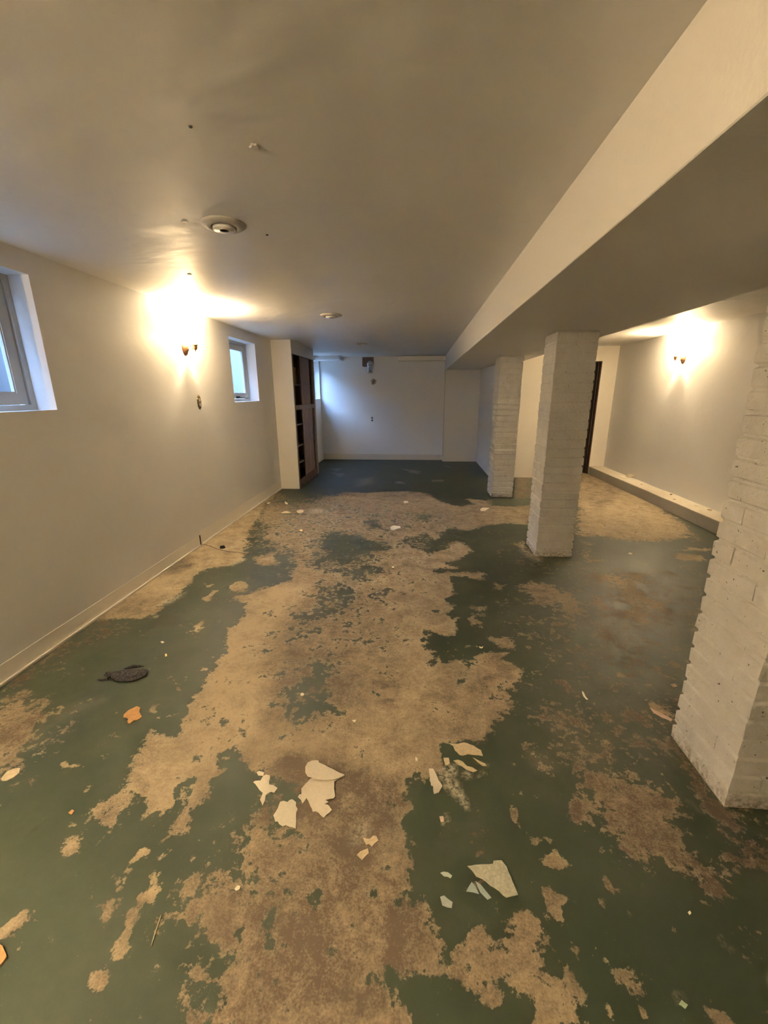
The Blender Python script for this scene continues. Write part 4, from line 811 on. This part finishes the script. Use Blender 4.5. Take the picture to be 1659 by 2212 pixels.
# ---------------------------------------------------------------- flat litter
LITTER = [
{"name":"paper_scrap","label":"largest torn cream paper scrap, its upper end folded over","cat":"scrap","mat":"paper","pts":[[-0.26,1.268],[-0.298,1.243],[-0.293,1.211],[-0.283,1.181],[-0.287,1.173],[-0.317,1.165],[-0.303,1.158],[-0.317,1.149],[-0.304,1.147],[-0.296,1.141],[-0.285,1.129],[-0.309,1.1],[-0.342,1.122],[-0.353,1.119],[-0.373,1.149],[-0.389,1.17],[-0.399,1.148],[-0.408,1.162],[-0.422,1.171],[-0.42,1.181],[-0.412,1.183],[-0.418,1.205],[-0.414,1.213],[-0.395,1.248],[-0.362,1.263]],"h":0.002,"curl":0.006,"group":"torn scraps on the floor","flap":[[-0.26,1.268],[-0.274,1.257],[-0.302,1.243],[-0.338,1.24],[-0.376,1.246],[-0.406,1.254],[-0.42,1.271],[-0.426,1.294],[-0.422,1.314],[-0.407,1.324],[-0.38,1.326],[-0.376,1.317],[-0.322,1.295]]},
{"name":"paper_scrap","label":"square cream paper scrap left of the large folded one","cat":"scrap","mat":"paper2","pts":[[-0.482,1.147],[-0.472,1.152],[-0.455,1.149],[-0.449,1.158],[-0.44,1.161],[-0.423,1.151],[-0.421,1.138],[-0.41,1.125],[-0.412,1.114],[-0.397,1.056],[-0.435,1.065],[-0.445,1.06],[-0.46,1.067],[-0.468,1.076],[-0.476,1.074],[-0.49,1.095],[-0.483,1.121]],"h":0.0015,"curl":0.004,"group":"torn scraps on the floor"},
{"name":"paper_scrap","label":"ragged star-shaped cream scrap, leftmost of the three light scraps","cat":"scrap","mat":"paper2","pts":[[-0.584,1.248],[-0.574,1.256],[-0.558,1.253],[-0.547,1.214],[-0.531,1.212],[-0.51,1.202],[-0.517,1.181],[-0.529,1.185],[-0.538,1.179],[-0.545,1.169],[-0.541,1.149],[-0.542,1.128],[-0.56,1.151],[-0.559,1.178],[-0.578,1.191],[-0.602,1.213],[-0.613,1.22],[-0.607,1.226],[-0.587,1.229]],"h":0.0015,"curl":0.002,"group":"torn scraps on the floor"},
{"name":"paper_scrap","label":"small oval cream flake just above the star-shaped scrap","cat":"scrap","mat":"paper2","pts":[[-0.617,1.264],[-0.608,1.27],[-0.586,1.266],[-0.584,1.251],[-0.604,1.25]],"h":0.0012,"curl":0.0,"group":"torn scraps on the floor"},
{"name":"plaster_flake","label":"long tan plaster flake at the top of the right scrap cluster","cat":"flake","mat":"plaster","pts":[[0.158,1.463],[0.188,1.46],[0.224,1.471],[0.26,1.458],[0.29,1.435],[0.294,1.407],[0.265,1.409],[0.233,1.412],[0.211,1.403],[0.198,1.405],[0.19,1.417],[0.181,1.427],[0.175,1.45]],"h":0.002,"curl":0.0,"group":"torn scraps on the floor"},
{"name":"plaster_flake","label":"narrow upright cream plaster strip beside the dark green patch","cat":"flake","mat":"paper","pts":[[0.069,1.329],[0.086,1.33],[0.095,1.309],[0.105,1.279],[0.118,1.256],[0.103,1.228],[0.085,1.221],[0.083,1.253],[0.075,1.257],[0.074,1.27],[0.071,1.276]],"h":0.003,"curl":0.0,"group":"torn scraps on the floor"},
{"name":"plaster_flake","label":"small round tan flake between the long flake and the upright strip","cat":"flake","mat":"plaster","pts":[[0.13,1.386],[0.152,1.388],[0.154,1.361],[0.143,1.351],[0.135,1.351]],"h":0.0015,"curl":0.0,"group":"torn scraps on the floor"},
{"name":"plaster_flake","label":"jagged tan flake below the long plaster flake","cat":"flake","mat":"plaster","pts":[[0.17,1.376],[0.19,1.381],[0.207,1.374],[0.223,1.353],[0.243,1.349],[0.261,1.335],[0.245,1.327],[0.217,1.337],[0.202,1.351],[0.19,1.355]],"h":0.0015,"curl":0.0,"group":"torn scraps on the floor"},
{"name":"plaster_flake","label":"thin slanting tan sliver right of the jagged flake","cat":"flake","mat":"plaster","pts":[[0.251,1.396],[0.275,1.382],[0.297,1.371],[0.301,1.36],[0.286,1.359],[0.265,1.379]],"h":0.0012,"curl":0.0,"group":"torn scraps on the floor"},
{"name":"plaster_flake","label":"large pale speckled plaster sheet nearest the camera","cat":"flake","mat":"stone","pts":[[0.182,0.979],[0.22,0.986],[0.264,0.992],[0.267,1.001],[0.293,1.004],[0.306,0.986],[0.315,0.945],[0.324,0.911],[0.304,0.906],[0.287,0.901],[0.269,0.917],[0.245,0.93],[0.225,0.946],[0.206,0.952],[0.195,0.968]],"h":0.003,"curl":0.0,"group":"torn scraps on the floor"},
{"name":"paint_flake","label":"triangular pale blue paint flake below the speckled plaster sheet","cat":"flake","mat":"bluepaint","pts":[[0.19,0.936],[0.2,0.924],[0.208,0.905],[0.191,0.908],[0.17,0.909],[0.179,0.922]],"h":0.0015,"curl":0.0,"group":"torn scraps on the floor"},
{"name":"paint_flake","label":"long thin pale blue paint strip touching the speckled plaster sheet","cat":"flake","mat":"bluepaint","pts":[[0.202,0.939],[0.217,0.93],[0.23,0.914],[0.243,0.898],[0.231,0.892],[0.221,0.901],[0.212,0.91]],"h":0.0015,"curl":0.0,"group":"torn scraps on the floor"},
{"name":"paint_flake","label":"small pale flake left of the speckled plaster sheet","cat":"flake","mat":"bluepaint2","pts":[[0.095,0.954],[0.105,0.958],[0.119,0.957],[0.131,0.949],[0.126,0.941],[0.116,0.945],[0.106,0.945]],"h":0.0015,"curl":0.0,"group":"torn scraps on the floor"},
{"name":"paint_flake","label":"oval pale grey-blue flake, lowest of the blue flakes","cat":"flake","mat":"bluepaint2","pts":[[0.091,0.889],[0.103,0.893],[0.114,0.885],[0.127,0.878],[0.123,0.863],[0.11,0.864],[0.096,0.868]],"h":0.0015,"curl":0.0,"group":"torn scraps on the floor"},
{"name":"plaster_flake","label":"upper crumbling cream flake on the grey dusty smear","cat":"flake","mat":"plaster","pts":[[-0.16,1.042],[-0.148,1.04],[-0.138,1.04],[-0.127,1.052],[-0.116,1.051],[-0.108,1.037],[-0.119,1.028],[-0.127,1.016],[-0.139,1.024],[-0.147,1.02]],"h":0.002,"curl":0.0,"group":"torn scraps on the floor"},
{"name":"plaster_flake","label":"lower crumbling cream flake on the grey dusty smear","cat":"flake","mat":"plaster","pts":[[-0.164,0.998],[-0.15,1.005],[-0.14,1.01],[-0.136,0.995],[-0.145,0.986],[-0.155,0.973],[-0.165,0.98],[-0.174,0.987]],"h":0.002,"curl":0.0,"group":"torn scraps on the floor"},
{"name":"wood_flake","label":"ragged orange-brown flake below the black rag","cat":"flake","mat":"orange","pts":[[-1.329,1.575],[-1.306,1.567],[-1.295,1.542],[-1.262,1.512],[-1.263,1.502],[-1.272,1.491],[-1.285,1.488],[-1.29,1.466],[-1.304,1.472],[-1.316,1.495],[-1.332,1.503],[-1.346,1.503],[-1.355,1.519],[-1.353,1.539],[-1.348,1.552],[-1.339,1.562]],"h":0.004,"curl":0.0},
{"name":"wood_flake","label":"orange piece cut by the left photo edge near the bottom","cat":"flake","mat":"orange","pts":[[-1.144,0.686],[-1.118,0.685],[-1.106,0.682],[-1.074,0.662],[-1.073,0.652],[-1.074,0.643],[-1.092,0.637]],"h":0.006,"curl":0.0},
{"name":"wood_flake","label":"elongated tan chip near the left photo edge","cat":"flake","mat":"plaster","pts":[[-1.609,1.162],[-1.616,1.193],[-1.601,1.207],[-1.578,1.213],[-1.562,1.192],[-1.565,1.171],[-1.579,1.156],[-1.597,1.153]],"h":0.003,"curl":0.0},
{"name":"wood_flake","label":"tiny orange chip among green paint, lower left","cat":"flake","mat":"orange","pts":[[-1.232,1.051],[-1.228,1.063],[-1.216,1.059],[-1.215,1.045]],"h":0.003,"curl":0.0},
{"name":"plaster_chip","label":"flat cream chip right of centre on bare concrete","cat":"chip","mat":"paper2","pts":[[-0.284,4.447],[-0.255,4.5],[-0.181,4.487],[-0.163,4.421],[-0.208,4.385],[-0.241,4.334],[-0.272,4.349]],"h":0.003,"curl":0.0},
{"name":"plaster_chip","label":"two-lobed white chip left of the farthest brick pier","cat":"chip","mat":"paper2","pts":[[0.828,5.249],[0.871,5.342],[0.913,5.345],[0.958,5.324],[0.917,5.255],[0.877,5.186],[0.83,5.184]],"h":0.003,"curl":0.0},
{"name":"plaster_chip","label":"white chip far back in the middle of the floor","cat":"chip","mat":"paper2","pts":[[-0.171,5.626],[-0.119,5.629],[-0.098,5.553],[-0.161,5.525]],"h":0.004,"curl":0.0},
{"name":"plaster_chip","label":"white chip nearest the foot of the left wall","cat":"chip","mat":"paper2","pts":[[-2.059,5.419],[-2.025,5.472],[-2.006,5.396],[-2.029,5.37]],"h":0.004,"curl":0.0},
{"name":"plaster_chip","label":"bent white chip in front of the cupboard end","cat":"chip","mat":"paper2","pts":[[-1.832,5.508],[-1.79,5.459],[-1.748,5.386],[-1.76,5.361],[-1.794,5.408]],"h":0.006,"curl":0.0},
{"name":"plaster_chip","label":"flat cream chip pair, left piece, in front of the cupboard","cat":"chip","mat":"plaster","pts":[[-1.706,4.973],[-1.667,5.04],[-1.582,4.98],[-1.611,4.936],[-1.681,4.932]],"h":0.003,"curl":0.0},
{"name":"plaster_chip","label":"flat cream chip pair, right piece, in front of the cupboard","cat":"chip","mat":"plaster","pts":[[-1.535,5.048],[-1.493,5.117],[-1.439,5.075],[-1.434,4.967],[-1.482,4.943]],"h":0.003,"curl":0.0},
{"name":"plaster_chip","label":"small yellow chip on the mottled floor left of centre","cat":"chip","mat":"orange2","pts":[[-1.282,4.288],[-1.26,4.305],[-1.237,4.258],[-1.258,4.241]],"h":0.003,"curl":0.0},
{"name":"plaster_chip","label":"round cream chip on the soft green patch in the middle","cat":"chip","mat":"paper2","pts":[[-0.563,1.713],[-0.56,1.723],[-0.551,1.724],[-0.544,1.717],[-0.546,1.707],[-0.557,1.705]],"h":0.003,"curl":0.0},
{"name":"plaster_chip","label":"tiny white triangular chip above the folded paper","cat":"chip","mat":"paper2","pts":[[-0.277,1.561],[-0.26,1.565],[-0.264,1.551]],"h":0.003,"curl":0.0},
{"name":"plaster_chip","label":"bright chip on brown floor, lower left of centre","cat":"chip","mat":"paper2","pts":[[-0.532,0.863],[-0.527,0.872],[-0.517,0.872],[-0.516,0.863],[-0.524,0.858]],"h":0.003,"curl":0.0},
{"name":"plaster_chip","label":"small cream chip left of the scrap cluster","cat":"chip","mat":"paper2","pts":[[0.014,1.379],[0.022,1.377],[0.024,1.364],[0.016,1.361]],"h":0.003,"curl":0.0},
{"name":"plaster_chip","label":"curled white sliver on dark floor left of the near pier","cat":"chip","mat":"paper2","pts":[[0.849,1.836],[0.854,1.826],[0.852,1.803],[0.856,1.777],[0.848,1.78],[0.843,1.802]],"h":0.004,"curl":0.0},
{"name":"plaster_chip","label":"pink-tinted splinter chip touching the near pier","cat":"chip","mat":"pink","pts":[[1.319,1.918],[1.347,1.927],[1.346,1.906],[1.325,1.901]],"h":0.004,"curl":0.0},
{"name":"plaster_chip","label":"long pink-tinted splinter left of the near pier base","cat":"chip","mat":"pink","pts":[[1.13,1.741],[1.144,1.726],[1.17,1.699],[1.19,1.672],[1.179,1.66],[1.152,1.683],[1.129,1.711]],"h":0.003,"curl":0.0},
{"name":"plaster_chip","label":"white chip on green floor behind the near pier","cat":"chip","mat":"paper2","pts":[[1.978,3.786],[2.016,3.812],[2.014,3.765],[1.987,3.752]],"h":0.004,"curl":0.0},
{"name":"plaster_chip","label":"pale green crumb at lower right on dark paint","cat":"chip","mat":"greenchip","pts":[[0.664,0.704],[0.675,0.712],[0.679,0.708],[0.685,0.704],[0.675,0.697],[0.669,0.702]],"h":0.003,"curl":0.0},
{"name":"plaster_chip","label":"tiny bright crumb on dark floor, right side","cat":"chip","mat":"paper2","pts":[[0.803,0.903],[0.811,0.907],[0.811,0.901],[0.804,0.897]],"h":0.003,"curl":0.0},
{"name":"plaster_chip","label":"yellow chip at the foot of the wall near black rag","cat":"chip","mat":"orange2","pts":[[-1.439,1.987],[-1.431,1.992],[-1.418,1.975],[-1.424,1.966]],"h":0.003,"curl":0.0},
{"name":"plaster_chip","label":"small white chip on green floor by left wall","cat":"chip","mat":"paper2","pts":[[-1.539,2.106],[-1.528,2.112],[-1.513,2.103],[-1.522,2.093]],"h":0.003,"curl":0.0},
{"name":"plaster_chip","label":"white comma-shaped chip on the dark green patch","cat":"chip","mat":"paper2","pts":[[0.388,2.191],[0.4,2.183],[0.413,2.193],[0.402,2.173],[0.389,2.177]],"h":0.003,"curl":0.0},
{"name":"plaster_chip","label":"reddish-white crumb at the dark green patch edge","cat":"chip","mat":"pink","pts":[[0.101,1.135],[0.115,1.136],[0.116,1.118],[0.105,1.115]],"h":0.003,"curl":0.0},
{"name":"plaster_chip","label":"white crumb at the centre on tan concrete","cat":"chip","mat":"paper2","pts":[[-0.201,3.333],[-0.186,3.344],[-0.177,3.325],[-0.192,3.314]],"h":0.003,"curl":0.0}
]
def sheet(name, pts, m, h, curl, parent=None, z0=.0006, seed=0):
    P_ = [Vector((x, y, 0)) for x, y in pts]; c = sum(P_, Vector())/len(P_)
    bm = bmesh.new(); r = random.Random(seed)
    # densify the torn outline
    out = []
    for i, a in enumerate(P_):
        b_ = P_[(i+1) % len(P_)]; n = max(1, int((b_-a).length/.012))
        for k in range(n):
            q = a.lerp(b_, k/n); 
            if k: q += Vector((r.uniform(-1, 1), r.uniform(-1, 1), 0))*.0012
            out.append(q)
    vs = [bm.verts.new((q.x-c.x, q.y-c.y, h)) for q in out]; f = bm.faces.new(vs)
    g = bmesh.ops.extrude_face_region(bm, geom=[f])
    for v in [e for e in g['geom'] if isinstance(e, bmesh.types.BMVert)]: v.co.z -= h
    bmesh.ops.triangulate(bm, faces=[q for q in bm.faces if len(q.verts) > 4])
    if curl:
        bmesh.ops.subdivide_edges(bm, edges=[e for e in bm.edges if e.calc_length() > .02], cuts=2)
        for v in bm.verts:
            v.co.z += curl*max(0, noise.noise(Vector((v.co.x*9+seed, v.co.y*9, 0)))*.6+.25+ (v.co.length*2))
    bmesh.ops.recalc_face_normals(bm, faces=bm.faces[:])
    o = obj(name, bm, m, parent); o.location = (c.x, c.y, z0); return o, c
for i, L_ in enumerate(LITTER):
    m = MATS[L_['mat']]
    o, c = sheet(L_['name'], L_['pts'], m, L_['h'], L_['curl'], seed=i)
    tag(o, L_['label'], L_['cat'], L_.get('group'))
    if 'flap' in L_:
        f, c2 = sheet('folded_flap', L_['flap'], m, .0015, .008, seed=77)
        f.parent = o; f.location = (c2.x-c.x, c2.y-c.y, .006)

# black rag
def rag():
    t = thing('black_rag', 'black crumpled gritty rag lying on green floor paint', 'rag', (-1.525, 1.785, 0), .12)
    bm = bmesh.new(); bmesh.ops.create_icosphere(bm, subdivisions=4, radius=1)
    for v in bm.verts:
        d_ = v.co.normalized(); k = 1+.28*noise.noise(d_*1.7+Vector((3, 1, 0)))+.14*noise.noise(d_*5)+.05*noise.noise(d_*14)
        v.co = Vector((d_.x*.098*k+.004, d_.y*.048*k*(1-.35*(d_.x < 0)*abs(d_.x)), max(0, d_.z*.5+.35)*.030*k))
        v.co.z += .004*max(0, noise.noise(Vector((v.co.x*40, v.co.y*60, 2)))) if v.co.z > .002 else 0
    obj('rag_body', bm, RAG, t, True)
    bm = bmesh.new(); tube(bm, [(-.088, -.004, .006), (-.118, .002, .012), (-.125, .02, .010), (-.100, .026, .008), (-.08, .012, .01)], .006, 8)
    tube(bm, [(-.09, -.02, .006), (-.12, -.026, .005), (-.142, -.022, .004)], [.008, .005, .002], 8)
    obj('frayed_loop', bm, RAG, t, True)
    bm = bmesh.new(); tube(bm, [(-.03, .04, .012), (-.01, .07, .010), (.02, .082, .005), (.045, .082, .003)], [.014, .012, .007, .002], 8)
    obj('frayed_end', bm, RAG, t, True)
rag()
# straw, twig, bits on the ledge
def fpt(x, y, z=.002): return (x, y, z)
bm = bmesh.new(); tube(bm, [(-.7165, .7825, .002), (-.708, .742, .004), (-.702, .714, .002)], .0014, 6)
tag(obj('straw', bm, MATS['plaster']), 'thin pale straw on the green floor, lower left', 'straw')
t = thing('ledge_paper', 'cream folded paper lying on the ledge near the doorway', 'paper', (3.30, 6.80, LZ+.004), .1)
boxo('paper_sheet', MATS['paper2'], (-.06, .07, -.07, .07, 0, .004), t); 
bm = bmesh.new(); vs = [bm.verts.new(p) for p in ((.04, -.07, .004), (.115, -.09, .045), (.115, .05, .045), (.05, .07, .004))]; bm.faces.new(vs); bmesh.ops.solidify(bm, geom=bm.faces[:], thickness=.002)
obj('curled_edge', bm, MATS['paper'], t)
rr = random.Random(9)
spots = [(3.36, 5.62, 'small dark crumb on the ledge against the right wall', HOLEM, .012), (3.25, 5.35, 'tan plaster crumb at the ledge front edge', MATS['plaster'], .014), (3.33, 5.05, 'pale plaster crumb, nearest visible one on the ledge', MATS['paper2'], .016), (3.30, 6.25, 'reddish crumb in the middle of the ledge', MATS['pink'], .012), (3.36, 4.86, 'tan flat crumb near where the near pier hides the ledge', MATS['plaster'], .02)]
for x, y, lab, m, r in spots:
    bm = bmesh.new(); bmesh.ops.create_icosphere(bm, subdivisions=2, radius=r)
    for v in bm.verts: v.co = Vector((v.co.x*1.2, v.co.y*1.3, max(-.003, v.co.z*.5)))*(1+.25*noise.noise(v.co*80))
    tag(obj('plaster_crumb', bm, m, None, loc=(x, y, LZ+.006)), lab, 'crumb')
